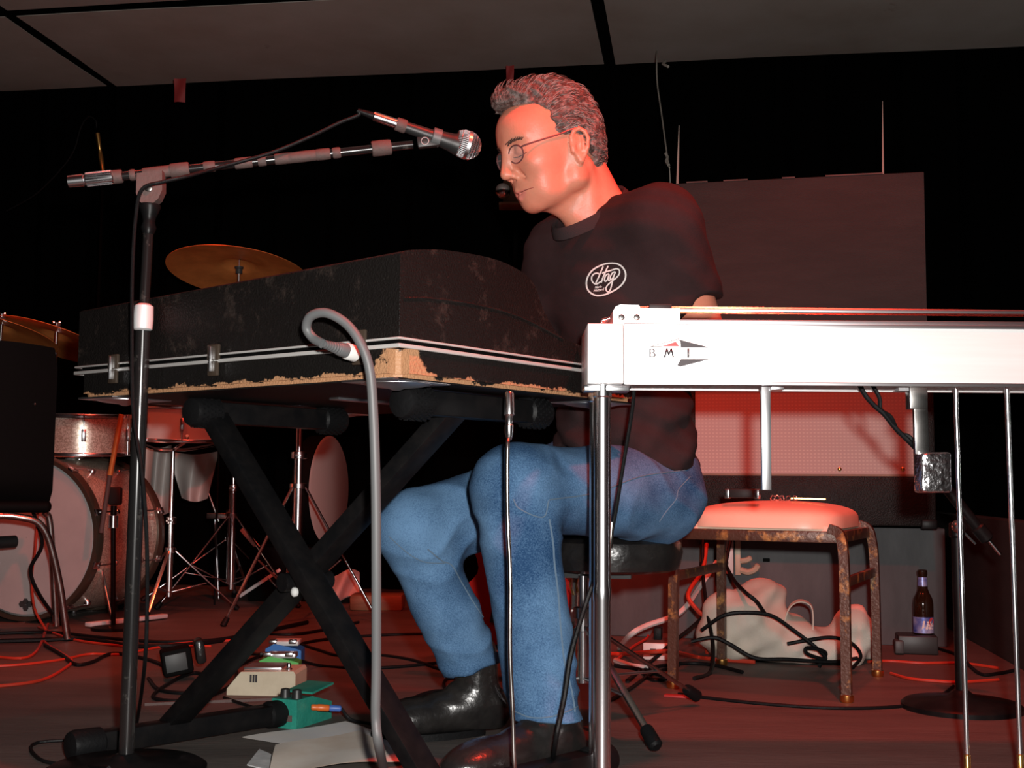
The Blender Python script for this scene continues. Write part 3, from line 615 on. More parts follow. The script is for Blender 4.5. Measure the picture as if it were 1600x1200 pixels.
# ================================================================ implicit surfaces (for bodies, cloth and soft bags)
class Field:
    def __init__(s, xs, ys, zs):
        s.x, s.y, s.z = [np.asarray(a, np.float64) for a in (xs, ys, zs)]
        s.f = np.full((len(s.x), len(s.y), len(s.z)), 1.0, np.float32)
    def block(s, lo, hi, pad):
        sl = []
        for a, l, h in zip((s.x, s.y, s.z), lo, hi):
            sl.append(slice(max(0, np.searchsorted(a, l - pad) - 1), min(len(a), np.searchsorted(a, h + pad) + 1)))
        sl = tuple(sl)
        return sl, (s.x[sl[0]][:, None, None], s.y[sl[1]][None, :, None], s.z[sl[2]][None, None, :])
    def comb(s, sl, d, k, op='+'):
        a = s.f[sl]
        if op == '+':
            if k <= 0: s.f[sl] = np.minimum(a, d); return
            h = np.clip(.5 + .5 * (a - d) / k, 0, 1); s.f[sl] = a * (1 - h) + d * h - k * h * (1 - h)
        elif op == '-':
            d = -d
            h = np.clip(.5 - .5 * (a - d) / max(k, 1e-5), 0, 1); s.f[sl] = a * (1 - h) + d * h + k * h * (1 - h)
        else: s.f[sl] = np.maximum(a, d)
    def cap(s, a, b, ra, rb=None, k=.02, op='+'):
        a, b = np.array(a, float), np.array(b, float); rb = ra if rb is None else rb; R = max(ra, rb)
        sl, (X, Y, Z) = s.block(np.minimum(a, b) - R, np.maximum(a, b) + R, k * 1.5 + .03)
        ba = b - a; t = np.clip(((X - a[0]) * ba[0] + (Y - a[1]) * ba[1] + (Z - a[2]) * ba[2]) / max(ba @ ba, 1e-12), 0, 1)
        d = np.sqrt((X - a[0] - t * ba[0]) ** 2 + (Y - a[1] - t * ba[1]) ** 2 + (Z - a[2] - t * ba[2]) ** 2) - (ra + (rb - ra) * t)
        s.comb(sl, d, k, op); return s
    def ell(s, c, r, R=None, k=.02, op='+'):
        c, r = np.array(c, float), np.array(r, float); R = np.eye(3) if R is None else np.array(R, float)
        ext = np.sqrt(((R * r[None, :]) ** 2).sum(1))
        sl, (X, Y, Z) = s.block(c - ext, c + ext, k * 1.5 + .03)
        q = [(X - c[0]) * R[0, i] + (Y - c[1]) * R[1, i] + (Z - c[2]) * R[2, i] for i in range(3)]
        k0 = np.sqrt(sum((q[i] / r[i]) ** 2 for i in range(3))) + 1e-9; k1 = np.sqrt(sum((q[i] / r[i] ** 2) ** 2 for i in range(3))) + 1e-9
        s.comb(sl, k0 * (k0 - 1) / k1, k, op); return s
    def cut(s, p, n, lo, hi):
        """keep the side against the normal, inside one box only"""
        p, n = np.array(p, float), np.array(n, float); n /= np.linalg.norm(n)
        sl, (X, Y, Z) = s.block(np.array(lo, float), np.array(hi, float), 0)
        s.comb(sl, (X - p[0]) * n[0] + (Y - p[1]) * n[1] + (Z - p[2]) * n[2], 0, 'max'); return s
    def disp(s, fn, lo=None, hi=None):
        X, Y, Z = s.x[:, None, None], s.y[None, :, None], s.z[None, None, :]
        s.f += fn(X, Y, Z).astype(np.float32); return s
    def surface(s, smooth=2):
        F = s.f; n = [len(s.x), len(s.y), len(s.z)]; sg = F < 0
        cnt = np.zeros([a - 1 for a in n], np.int8)
        cor = [(i, j, k) for i in (0, 1) for j in (0, 1) for k in (0, 1)]
        for c in cor: cnt += sg[c[0]:n[0] - 1 + c[0], c[1]:n[1] - 1 + c[1], c[2]:n[2] - 1 + c[2]]
        I = np.argwhere((cnt > 0) & (cnt < 8)); ax = (s.x, s.y, s.z)
        idm = np.full(cnt.shape, -1, np.int32); idm[I[:, 0], I[:, 1], I[:, 2]] = np.arange(len(I))
        acc = np.zeros((len(I), 3)); num = np.zeros(len(I))
        for c in cor:
            for d in range(3):
                if c[d]: continue
                e = list(c); e[d] = 1
                A = I + np.array(c); B = I + np.array(e)
                fa = F[A[:, 0], A[:, 1], A[:, 2]].astype(float); fb = F[B[:, 0], B[:, 1], B[:, 2]].astype(float)
                m = (fa < 0) != (fb < 0); t = fa / np.where(m, fa - fb, 1)
                for q in range(3):
                    pa, pb = ax[q][A[:, q]], ax[q][B[:, q]]; acc[:, q] += np.where(m, pa + t * (pb - pa), 0)
                num += m
        P = acc / num[:, None]; faces = []
        for d in range(3):
            a, b = [(1, 2), (2, 0), (0, 1)][d]
            s0 = [slice(None)] * 3; s1 = [slice(None)] * 3; s0[d] = slice(0, -1); s1[d] = slice(1, None)
            ch = sg[tuple(s0)] != sg[tuple(s1)]
            E = np.argwhere(ch); E = E[(E[:, a] > 0) & (E[:, b] > 0) & (E[:, a] < n[a] - 1) & (E[:, b] < n[b] - 1)]
            def g(da, db):
                q = E.copy(); q[:, a] += da; q[:, b] += db; return idm[q[:, 0], q[:, 1], q[:, 2]]
            Q = np.stack([g(-1, -1), g(0, -1), g(0, 0), g(-1, 0)], 1)
            flip = ~sg[E[:, 0], E[:, 1], E[:, 2]]; Q[flip] = Q[flip][:, ::-1]; faces.append(Q)
        Q = np.concatenate(faces); Q = Q[(Q >= 0).all(1)]
        for _ in range(smooth):
            S = np.zeros_like(P); W = np.zeros(len(P))
            for i, j in ((0, 1), (1, 2), (2, 3), (3, 0)):
                for u, w in ((i, j), (j, i)):
                    W += np.bincount(Q[:, u], minlength=len(P))
                    for q in range(3): S[:, q] += np.bincount(Q[:, u], weights=P[Q[:, w], q], minlength=len(P))
            P = P * .45 + .55 * S / np.maximum(W, 1)[:, None]
        return P, Q

def lin(a, b, h): return np.arange(a, b + h, h)
def mixed(a, b, c, d, hc, hf): return np.concatenate([np.arange(a, b, hc), np.arange(b, c, hf), np.arange(c, d, hc)])
def cast(bvh, px, py, off=.0015):
    d = ray(px, py).normalized(); h, nrm, i, t = bvh.ray_cast(CAM, d)
    if h is None: return None
    if nrm.dot(d) > 0: nrm = -nrm
    return h + nrm * off

# ================================================================ THE MAN
LX = V((.70, -.714, 0))                                   # his left
FW = V((-.714, -.70, 0))                                  # the way his body faces
hipC = V((.232, 2.52, .462)); hipL = V((.305, 2.45, .465)); hipR = V((.165, 2.59, .490))
kneL = V((.005, 2.135, .472)); ankL = at(860, 1122, 2.07)
kneR = at(645, 828, 2.32); ankR = at(737, 1044, 2.39)
shoL = at(1040, 352, 2.26); shoR = at(872, 402, 2.46)
elbL = at(1110, 556, 2.39); wriL = V((.075, 2.375, .722)); elbR = V((.03, 2.60, .715)); wriR = V((-.15, 2.47, .742))
belly = V((.222, 2.455, .64)); chest = at(962, 452, 2.40); nbase = at(938, 336, 2.36)
RB = np.array([[FW.x, LX.x, 0], [FW.y, LX.y, 0], [0, 0, 1]])
tl = (chest - belly).normalized()                          # lean of the trunk
Lc = (shoL - shoR).normalized(); Fc = Lc.cross(tl) * -1
if Fc.dot(FW) < 0: Fc = -Fc
Fc.normalize(); Uc = Fc.cross(Lc); Uc = Uc if Uc.z > 0 else -Uc
RC = np.array([[Fc.x, Lc.x, Uc.x], [Fc.y, Lc.y, Uc.y], [Fc.z, Lc.z, Uc.z]])

# head frame (ear hole at the origin, x forward, y to his left, z up)
HS = 1.055; hy, hp_, hr_ = rad(24), rad(20), rad(0)
hF = V((-math.cos(hy), -math.sin(hy), 0)); hL = V((math.sin(hy), -math.cos(hy), 0))
hX = hF * math.cos(hp_) - UP * math.sin(hp_); hZ = hF * math.sin(hp_) + UP * math.cos(hp_)
earN = at(898, 233, 2.235); HC = earN - hL * .076 * HS - hX * .0065 * HS
RH = np.array([[hX.x, hL.x, hZ.x], [hX.y, hL.y, hZ.y], [hX.z, hL.z, hZ.z]])
def hd_(x, y, z): return HC + (hX * x + hL * y + hZ * z) * HS
def hinv(P): return ((P - np.array(HC)) @ RH) / HS         # world -> head coordinates
def rot_h(ax, ang):
    return RH @ np.array(Matrix.Rotation(rad(ang), 3, ax))

def trunk(F, g):
    F.ell(chest, (.112 + g, .158 + g, .175 + g), RC, .05)
    F.ell(belly, (.112 + g, .146 + g, .17 + g), RB, .07)
    F.ell(hipC + V((0, 0, .03)), (.115 + g, .155 + g, .115 + g), RB, .06)
    F.cap(shoL - Lc * .03, shoR + Lc * .03, .066 + g, None, .05)
    F.cap(nbase - hZ * .05, shoL + UP * .012 - Lc * .02, .056 + g, .052 + g, .05)
    F.cap(nbase - hZ * .05, shoR + UP * .012 + Lc * .02, .056 + g, .052 + g, .05)

def hand(F, w, d, n, spread=.018):
    """palm and five bent fingers reaching along d, palm facing -n"""
    d = V(d).normalized(); n = V(n); n = (n - d * n.dot(d)).normalized(); s = d.cross(n)
    F.ell(w + d * .045, (.046, .040, .015), np.array([[d.x, s.x, n.x], [d.y, s.y, n.y], [d.z, s.z, n.z]]), .012)
    for i, L in enumerate((.068, .078, .073, .058)):
        o = (i - 1.5) * spread
        a = w + d * .075 + s * o; b = a + d * L * .48 + n * .006 + s * o * .12; c = b + d * L * .3 - n * .014; e = c + d * L * .2 - n * .02
        F.cap(a, b, .0088, .0082, .006); F.cap(b, c, .0082, .0076, .004); F.cap(c, e, .0076, .0066, .004)
    a = w + d * .025 - s * .03 * hand.side; b = a + d * .03 - s * .022 * hand.side - n * .008; c = b + d * .028 - s * .004 * hand.side - n * .008
    F.cap(a, b, .012, .0098, .01); F.cap(b, c, .0098, .008, .004)

B = Field(mixed(-.30, -.075, .19, .47, .0055, .0023), mixed(1.98, 2.12, 2.40, 2.74, .0055, .0023), mixed(.02, .985, 1.215, 1.23, .0055, .0023))
trunk(B, -.016)
for h, kn, an in ((hipL, kneL, ankL), (hipR, kneR, ankR)):
    B.cap(h, kn, .078, .052, .04); B.cap(kn, an, .05, .030, .03); B.ell(an - UP * .045, (.022, .022, .035), None, .02)
B.cap(shoL, elbL, .050, .042, .03); B.cap(elbL, wriL, .040, .024, .02)
B.cap(shoR, elbR, .050, .040, .03); B.cap(elbR, wriR, .040, .026, .02)
hand.side = 1; hand(B, wriL, V((-.92, -.25, .10)), UP)
hand.side = -1; hand(B, wriR, V((-.6, -.75, -.1)), UP)
# neck
B.cap(hd_(-.030, 0, -.02), nbase - hZ * .02, .050 * HS, .060, .03)
B.cap(hd_(-.02, .052, -.03), nbase + Fc * .045 + Lc * .012 - hZ * .02, .013, .011, .018)     # the tendon down the near side of the neck
B.cap(hd_(.03, 0, -.075), nbase + Fc * .052 - hZ * .01, .022, .022, .04)                   # throat
def he(c, r, k=.02, op='+', R=None): B.ell(hd_(*c), [q * HS for q in r], RH if R is None else R, k * HS, op)
def hc(a, b, ra, rb=None, k=.012, op='+'): B.cap(hd_(*a), hd_(*b), ra * HS, (ra if rb is None else rb) * HS, k * HS, op)
he((.004, 0, .046), (.088, .073, .080), .02)              # skull
he((.048, 0, .062), (.051, .060, .050), .03)              # forehead
he((.040, 0, -.008), (.058, .057, .068), .035)            # mid face
for s in (1, -1):
    he((.062, s * .042, .000), (.025, .018, .018), .026)     # cheekbone
    hc((.006, s * .052, -.046), (.072, s * .015, -.068), .014, .0115, .020)   # jaw
    hc((.002, s * .056, -.012), (.006, s * .052, -.046), .014, .014, .02)
    hc((.090, s * .010, .050), (.074, s * .045, .050), .0095, .008, .014)    # brow
    he((.104, s * .030, .031), (.016, .017, .0125), .012, '-')           # eye socket
    he((.0835, s * .030, .031), (.0122, .0145, .0115), .003)             # lidded eye
    hc((.0945, s * .020, .0265), (.091, s * .042, .0275), .0016, .0013, .0015)   # lash line
    he((.064, s * .033, -.046), (.014, .013, .016), .035)
he((.070, 0, -.038), (.032, .031, .030), .02)            # muzzle
he((.079, 0, -.066), (.0165, .020, .0145), .014)         # chin
hc((.086, 0, -.0605), (.086, 0, -.0605), .001, .001, .004)
hc((.0965, 0, .040), (.1135, 0, -.001), .0078, .0092, .010)   # bridge of the nose
he((.1135, 0, -.0045), (.0095, .0095, .0085), .006)
for s in (1, -1):
    he((.1005, s * .0105, -.0095), (.0105, .0062, .0078), .006)
    he((.1035, s * .006, -.0165), (.0045, .003, .003), .002, '-')
    hc((.0975, s * .0185, -.006), (.080, s * .031, -.034), .0008, .0006, .012, '-')   # fold from nose to mouth
for s in (1, -1):
    hc((.0990, 0, -.0365), (.0885, s * .021, -.0405), .0062, .0032, .004)       # upper lip
    hc((.0965, 0, -.0500), (.0885, s * .020, -.0450), .0068, .0036, .004)      # lower lip
    hc((.1040, 0, -.0432), (.0890, s * .025, -.0425), .0026, .0016, .003, '-')   # the parting of the lips
# ears
for s in (1, -1):
    def ear(x, y, z): return (.0065 + x * .84, s * (.0735 + (y - .076) * .95), z * .82 + .001)
    Re = rot_h('Y', -16)
    he(ear(-.012, .0775, .006), (.0135, .0048, .0235), .006, '+', Re @ np.array(Matrix.Rotation(rad(s * 14), 3, 'Z')))
    rim = [(.004, .077, .010), (.000, .079, .026), (-.009, .082, .037), (-.021, .085, .039), (-.031, .087, .029), (-.033, .088, .013), (-.027, .086, -.004), (-.018, .082, -.018), (-.009, .078, -.026)]
    for a, b in zip(rim[:-1], rim[1:]): hc(ear(*a), ear(*b), .0036, .0036, .003)
    anti = [(-.022, .0845, .022), (-.021, .0845, .008), (-.015, .083, -.006), (-.008, .080, -.012)]
    for a, b in zip(anti[:-1], anti[1:]): hc(ear(*a), ear(*b), .0028, .0028, .003)
    he(ear(-.008, .078, -.026), (.0068, .0045, .008), .005)
    he(ear(-.008, .0855, .000), (.0062, .0060, .0095), .003, '-')
    he(ear(-.012, .0870, .019), (.0060, .0045, .0060), .003, '-')
    hc(ear(.005, .0785, -.004), ear(.004, .079, .004), .0042, .0042, .004)
bP, bQ = B.surface(2)
person = mesh_obj('person', bP, bQ, [M['skin'], M['lip']], None, 0)
tag(person, 'seated man in glasses, dark printed T-shirt and blue jeans, looking down', 'person')
q = hinv(bP[bQ].mean(1))
lipm = (q[:, 0] > .082) & (np.abs(q[:, 1]) < .022) & (q[:, 2] < -.0385) & (q[:, 2] > -.0560 + 20 * q[:, 1] ** 2)
person.data.polygons.foreach_set('material_index', lipm.astype(np.int32)); person.data.update()

# ---- T-shirt
S = Field(lin(-.10, .47, .0046), lin(2.10, 2.74, .0046), lin(.44, 1.10, .0046))
slL = shoL.lerp(elbL, .52); slR = shoR.lerp(elbR, .60)
S.cap(shoL, shoL.lerp(elbL, .72), .067, .062, .035); S.cap(shoR, shoR.lerp(elbR, .8), .066, .062, .035)
S.cut(slL, (elbL - shoL).normalized() * .8 + V((.35, .0, -.25)), elbL - V((.13, .12, .12)), elbL + V((.12, .13, .10)))
S.cut(slR, elbR - shoR, elbR - V((.12, .12, .12)), elbR + V((.12, .12, .10)))
trunk(S, 0.0)
S.ell(belly - UP * .10 + FW * -.012, (.112, .146, .13), RB, .05)
hem = (0.566, -.22)
S.cut((.11, 2.40, hem[0] - .012), (-.22, 0, -1), (-.1, 2.1, .43), (.47, 2.74, .62))
nk = nbase
def shirt_folds(X, Y, Z):
    a = (X * .6 + Y * .5 - Z * 1.0); b = (X * .9 - Y * .3 + Z * .35)
    lowz = np.clip((.95 - Z) / .3, 0, 1)
    return .0045 * lowz * np.sin(a * 62 + 3 * np.sin(b * 21)) + .0036 * lowz * np.sin(b * 70 + 2 * np.sin(a * 30)) + .0012 * np.sin(Z * 150 + X * 60 + Y * 50)
S.disp(shirt_folds)
# neck opening
cF, cBk = at(881, 363, 2.30), at(962, 299, 2.405)
cc = (cF + cBk) / 2; e1 = (cF - cBk) / 2; e2 = (LX - e1.normalized() * LX.dot(e1.normalized())).normalized() * .064; cn = e1.cross(e2).normalized()
if cn.z < 0: cn = -cn
S.cap(cc + cn * .005, cc + cn * .12, .052, .075, .008, '-')
sP, sQ = S.surface(2)
shirt = mesh_obj('t_shirt', sP, sQ, M['shirt'], person, 0)
sb_ = BVHTree.FromPolygons([tuple(p) for p in sP], [tuple(map(int, f)) for f in sQ])
col = [cc + e1 * math.cos(a) * 1.0 + e2 * math.sin(a) for a in [2 * math.pi * k / 60 for k in range(60)]]
vs, fs = [], []
for k, p in enumerate(col):
    o = (p - cc).normalized()
    for dx, dz in ((-.004, .008), (.0015, .0105), (.006, .003), (.0085, -.006), (.0095, -.012), (.004, -.013), (-.004, -.006)): vs.append(p + o * dx + cn * dz)
for k in range(60):
    for j in range(7): fs.append((k * 7 + j, k * 7 + (j + 1) % 7, ((k + 1) % 60) * 7 + (j + 1) % 7, ((k + 1) % 60) * 7 + j))
MB().add(vs, fs).build('collar', M['shirt_rib'], shirt, 60)
# printed emblem on the chest
def flat_line(bvh, pts, w, off=.0016):
    P = spline([V((x, y, 0)) for x, y in pts], 5); vs = []; fs = []
    for i, p in enumerate(P):
        t = (P[min(i + 1, len(P) - 1)] - P[max(i - 1, 0)]); t = t.normalized() if t.length else V((1, 0, 0)); nrm = V((-t.y, t.x, 0))
        a, b = cast(bvh, p.x + nrm.x * w / 2, p.y + nrm.y * w / 2, off), cast(bvh, p.x - nrm.x * w / 2, p.y - nrm.y * w / 2, off)
        if a is None or b is None: continue
        vs += [a, b]
    for i in range(len(vs) // 2 - 1): fs.append((2 * i, 2 * i + 1, 2 * i + 3, 2 * i + 2))
    return vs, fs
def cr(x, y): return (910 + x / 18.19, 402 + y / 18.19)
emb = MB()
oval = [(860, 160), (1000, 180), (1130, 260), (1215, 390), (1235, 540), (1180, 700), (1050, 850), (870, 970), (650, 1065), (430, 1090), (270, 1030), (165, 920), (125, 760), (150, 590), (240, 430), (380, 310), (560, 220), (700, 175), (860, 160)]
emb.add(*flat_line(sb_, [cr(*p) for p in oval], 2.4))
for st in ([(600, 260), (540, 400), (470, 560), (390, 730)], [(510, 480), (420, 450), (330, 480), (275, 560), (280, 660), (330, 730), (390, 755), (460, 735), (540, 680)],
           [(740, 240), (680, 380), (600, 560), (545, 715)],
           [(570, 455), (680, 410), (800, 380), (900, 345), (980, 325), (1045, 350), (1065, 420), (1040, 500), (960, 590), (880, 650), (800, 720), (720, 800), (680, 880), (700, 960), (750, 985), (800, 930), (830, 830), (860, 700), (900, 540), (950, 410)],
           [(770, 470), (700, 490), (650, 560), (640, 650), (670, 680), (725, 620), (770, 480), (740, 610), (760, 655), (800, 640)],
           [(940, 410), (870, 440), (810, 530), (800, 610), (845, 625), (910, 520)]):
    emb.add(*flat_line(sb_, [cr(*p) for p in st], 2.1))
for s_, cx, cy, wpx in (('Merle', 460, 845, 10.5), ('Haggard', 475, 928, 16.5)):
    tv, tf = text_mesh(s_, 1, .2, .02); k = wpx / (max(v[0] for v in tv) - min(v[0] for v in tv))
    x0, y0 = cr(cx, cy)
    P_ = [cast(sb_, x0 + v[0] * k, y0 - v[1] * k * 1.15 - v[0] * k * .16, .0016) for v in tv]
    if all(p is not None for p in P_): emb.add(P_, tf)
emb.build('shirt_print', M['print_white'], shirt, 0)

# ---- jeans
J = Field(lin(-.31, .46, .0046), lin(1.96, 2.77, .0046), lin(.03, .63, .0046))
J.ell(hipC + UP * .035 + FW * .012, (.118, .156, .115), RB, .04)
J.ell(hipC - FW * .008 - UP * .005, (.110, .155, .100), RB, .03)
J.cap(hipL + FW * .02, kneL - FW * .02, .094, .076, .045); J.cap(kneL, ankL - UP * .06, .073, .058, .03)
J.ell(kneL + UP * .004 - FW * .004, (.072, .070, .066), RB, .03)
J.cap(hipR - FW * .02, kneR, .108, .070, .045); J.cap(kneR, ankR + (ankR - kneR).normalized() * .08, .066, .056, .03)
J.cut(ankL - UP * .004, (.02, -.05, -1), ankL - V((.13, .13, .11)), ankL + V((.13, .13, .09)))
J.cut(ankR + V((.0, 0, -.004)), V((.30, .0, -.9)), ankR - V((.14, .13, .11)), ankR + V((.13, .13, .07)))
J.cut((.2, 2.5, .60), (0, 0, 1), (-.3, 1.9, .5), (.5, 2.8, .64))
def jean_folds(X, Y, Z):
    def near(p, r): return np.exp(-(((X - p.x) ** 2 + (Y - p.y) ** 2 + (Z - p.z) ** 2) / r ** 2))
    def ridge(a): return (1 - np.abs(np.sin(a))) ** 1.5 - .35               # sharp creases, broad swells between
    a = X * .7 + Y * .6 + Z * .3; w = np.sin(X * 31 + Z * 17) + np.sin(Y * 27 - Z * 23)
    f = -.0085 * near(kneL - UP * .06 - FW * .05, .105) * ridge((Z * .9 + a * .35) * 52 + .7 * w)
    f = f - .0085 * near(kneR - UP * .04 + V((.06, .02, 0)), .11) * ridge((Z * .8 - a * .45) * 50 + .8 * w)
    f = f - .0080 * near(ankL + UP * .045, .095) * ridge((Z + .25 * a) * 46 + .7 * w)
    f = f - .0085 * near(ankR + UP * .06, .105) * ridge((Z - .4 * a) * 42 + .7 * w)
    f = f - .0080 * near(hipL + FW * .05, .15) * ridge((a * .9 + Z * .6) * 34 + .8 * w)
    f = f - .0060 * near(kneL + FW * .01 + UP * .03, .09) * ridge((a * .8 - Z * .9) * 40 + .9 * w)
    f = f - .0060 * near(kneR + FW * -.10 + UP * .05, .12) * ridge((a * .6 + Z * 1.1) * 38 + .9 * w)
    f = f - .0030 * ridge(a * 20 + 1.4 * np.sin(Z * 12 + X * 9) + .6 * w) + .0012 * np.sin(Z * 45 + 2 * np.sin(a * 33))
    return f
J.disp(jean_folds)
jP, jQ = J.surface(2)
jeans = mesh_obj('jeans', jP, jQ, M['denim'], person, 0)
jb = BVHTree.FromPolygons([tuple(p) for p in jP], [tuple(map(int, f)) for f in jQ])
def seam(pts, r=.0016, nm='seam', m_='stitch'):
    P_ = [cast(jb, p.x, p.y, .0006) for p in spline([V((x, y, 0)) for x, y in pts], 8)]; P_ = [p for p in P_ if p is not None]
    run = [P_[0]]
    for p in P_[1:]:
        if (p - run[-1]).length < .05: run.append(p)
    if len(run) > 3: MB().tube(run, r, 6).build(nm, M[m_], jeans)
seam([(1070, 735), (1000, 745), (930, 770), (858, 781)], .0013)
seam([(802, 780), (812, 795), (848, 808), (857, 782)], .0012)
seam([(858, 811), (864, 850), (866, 880), (872, 930), (876, 985), (882, 1035), (893, 1080), (898, 1112)], .0018)
seam([(742, 803), (715, 808), (695, 818), (682, 836), (665, 848)], .0014)
seam([(668, 858), (690, 876), (706, 884), (722, 912), (745, 950), (770, 985), (788, 1004)], .0014)
seam([(608, 838), (640, 866), (665, 878), (695, 880)], .0011)
seam([(880, 692), (888, 700), (928, 698)], .0011)
seam([(1078, 745), (1060, 765), (1056, 780), (1040, 800), (1030, 815)], .0011)
for (x0, x1, yy) in ((806, 905, 0),):
    seam([(806, 1112), (830, 1121), (860, 1120), (890, 1110), (908, 1100)], .0012, 'hem_stitch')
seam([(726, 1060), (745, 1058), (770, 1048), (787, 1038)], .0012, 'hem_stitch')
for px in (884, 902):
    P_ = [cast(jb, px, y, .002) for y in range(680, 700, 3)]; P_ = [p for p in P_ if p is not None]
    if len(P_) > 3: MB().tube(P_, .004, 6).build('belt_loop', M['denim'], jeans)

# ---- boots
def boot(ank, toe_dir, L, nm='boot', shaft=.012):
    d = V(toe_dir).normalized(); s = V((-d.y, d.x, 0)); hb = V((ank.x, ank.y, 0))
    lo = hb - V((.3, .3, .02)); F = Field(lin(hb.x - .27, hb.x + .2, .005), lin(hb.y - .28, hb.y + .2, .005), lin(-.012, .24, .005))
    R = np.array([[d.x, s.x, 0], [d.y, s.y, 0], [0, 0, 1]])
    F.cap(V((ank.x, ank.y, ank.z + shaft)), hb + UP * .07 - d * .005, .041, .041, .02)
    F.ell(hb - d * .025 + UP * .045, (.045, .036, .045), R, .02)
    F.ell(hb + d * L * .42 + UP * .040, (L * .40, .041, .036), R, .04)
    F.ell(hb + d * L * .68 + UP * .034, (L * .30, .046, .032), R, .03)
    F.ell(hb + d * L * .15 + UP * .055, (.055, .034, .036), R, .03)
    F.cut((0, 0, .012), (0, 0, -1), (hb.x - 1, hb.y - 1, -1), (hb.x + 1, hb.y + 1, 1))
    F.disp(lambda X, Y, Z: .0018 * np.exp(-((X - hb.x - d.x * L * .3) ** 2 + (Y - hb.y - d.y * L * .3) ** 2 + (Z - .08) ** 2) / .05 ** 2) * np.sin(Z * 220 + X * 90))
    P_, Q_ = F.surface(2); b = mesh_obj(nm, P_, Q_, M['leather'], person, 0)
    sole = []
    for k in range(28):
        a = 2 * math.pi * k / 28; u = math.cos(a); w = math.sin(a)
        sole.append(hb + d * (L * .455 + u * (L * .56)) + s * w * (.044 + .010 * u))
    MB().prism(sole, (0, 0, .013)).build('sole', M['black_rubber'], b)
    return b
boot(ankL, (-.80, -.60, 0), .22); boot(V((ankR.x + .008, ankR.y, ankR.z)), (-.96, -.28, 0), .20, shaft=.03)

# ---- hair
Hh = Field(lin(HC.x - .155, HC.x + .15, .0026), lin(HC.y - .13, HC.y + .13, .0026), lin(HC.z - .10, HC.z + .195, .0026))
Hh.ell(hd_(-.006, 0, .050), [q * HS for q in (.090, .0795, .100)], RH, .01)
Hh.ell(hd_(-.033, 0, .012), [q * HS for q in (.060, .070, .070)], RH, .02)
Hh.ell(hd_(.042, .004, .122), [q * HS for q in (.046, .052, .024)], rot_h('Y', 8), .02)
Hh.ell(hd_(.070, .004, .127), [q * HS for q in (.019, .036, .017)], RH, .015)
XQ, YQ, ZQ = Hh.x[:, None, None] - HC.x, Hh.y[None, :, None] - HC.y, Hh.z[None, None, :] - HC.z
lx, ly, lz = [(XQ * RH[0, i] + YQ * RH[1, i] + ZQ * RH[2, i]) / HS for i in range(3)]
xb = np.interp(lz, [-.09, -.005, .012, .026, .030, .05, .088, .100, .108, .116, .14], [-.036, -.036, -.032, -.006, .020, .032, .030, .044, .075, .11, .12])
xb = xb + .004 * np.sin(lz * 300 + ly * 200)
wav = .0040 * np.sin(lx * 150 + 2.2 * np.sin(lz * 95 + ly * 60)) * np.sin(lz * 120 + ly * 130 + 1.5 * np.sin(lx * 80)) + .0016 * np.sin(lx * 330 + lz * 250) * np.sin(ly * 300 - lz * 210)
Hh.f += (wav * np.clip((lz - .0) / .06, .35, 1)).astype(np.float32)
Hh.f = np.maximum(Hh.f, ((lx - xb) * HS).astype(np.float32))
Hh.f = np.maximum(Hh.f, (((-.052 + .25 * (lx + .07)) - lz) * HS).astype(np.float32))
hP, hQ = Hh.surface(1)
hair = mesh_obj('hair', hP, hQ, M['hair'], person, 0)
# loose strands combed back over the mass
loc = hinv(hP); cen = np.array([0, 0, .045]); nn = loc - cen; nn /= np.linalg.norm(nn, axis=1)[:, None]
idx = RNG.choice(len(hP), 2600); vsg, fsg, vsd, fsd = [], [], [], []
strand_g, strand_d = MB(), MB()
for n_, i in enumerate(idx):
    p = V(loc[i]); nv = V(nn[i])
    if p.x > .04 and p.z < .10: continue
    flow = V((-1, .0, -.55 if p.x < .0 else .10)); flow = flow - nv * flow.dot(nv); flow = flow.normalized() if flow.length > .05 else V((0, 0, -1))
    side = nv.cross(flow); L_ = random.uniform(.010, .024); ph = random.uniform(0, 6); cu = random.uniform(-.004, .004); pts = []
    if flow.dot(V((-1, 0, 0))) < 0: L_ *= .7
    for k in range(5):
        t = k / 4; w = p + flow * L_ * t + side * (cu * math.sin(t * 3 + ph)) + nv * (-.0012 + .0042 * math.sin(t * 2.4) )
        pts.append(hd_(*w))
    (strand_g if random.random() < .5 else strand_d).tube(pts, [.00055, .00055, .0005, .0004, .0002], 3, caps=False)
strand_g.build('grey_strands', M['hair_grey'], hair, 0, kind='stuff'); strand_d.build('dark_strands', M['hair_dark'], hair, 0, kind='stuff')
bodyb = BVHTree.FromPolygons([tuple(p) for p in bP], [tuple(map(int, f)) for f in bQ])
for s in (1, -1):
    br = MB()
    for k in range(46):
        t = k / 45; y = .014 + .034 * t; z = .0440 + .006 * math.sin(t * 2.6) - .004 * t
        o = hd_(.16, s * y, z + random.uniform(-.0022, .0022)); h, nrm, i_, t_ = bodyb.ray_cast(o, -hX)
        if h is None: continue
        dv = (hL * s * .8 - hX * .2 + hZ * .35).normalized() * .008
        br.tube([h, h + dv * .5 - hX * -.001, h + dv], [.0008, .0007, .0003], 4, caps=False)
    br.build('eyebrow', M['hair_dark'], person, 0)

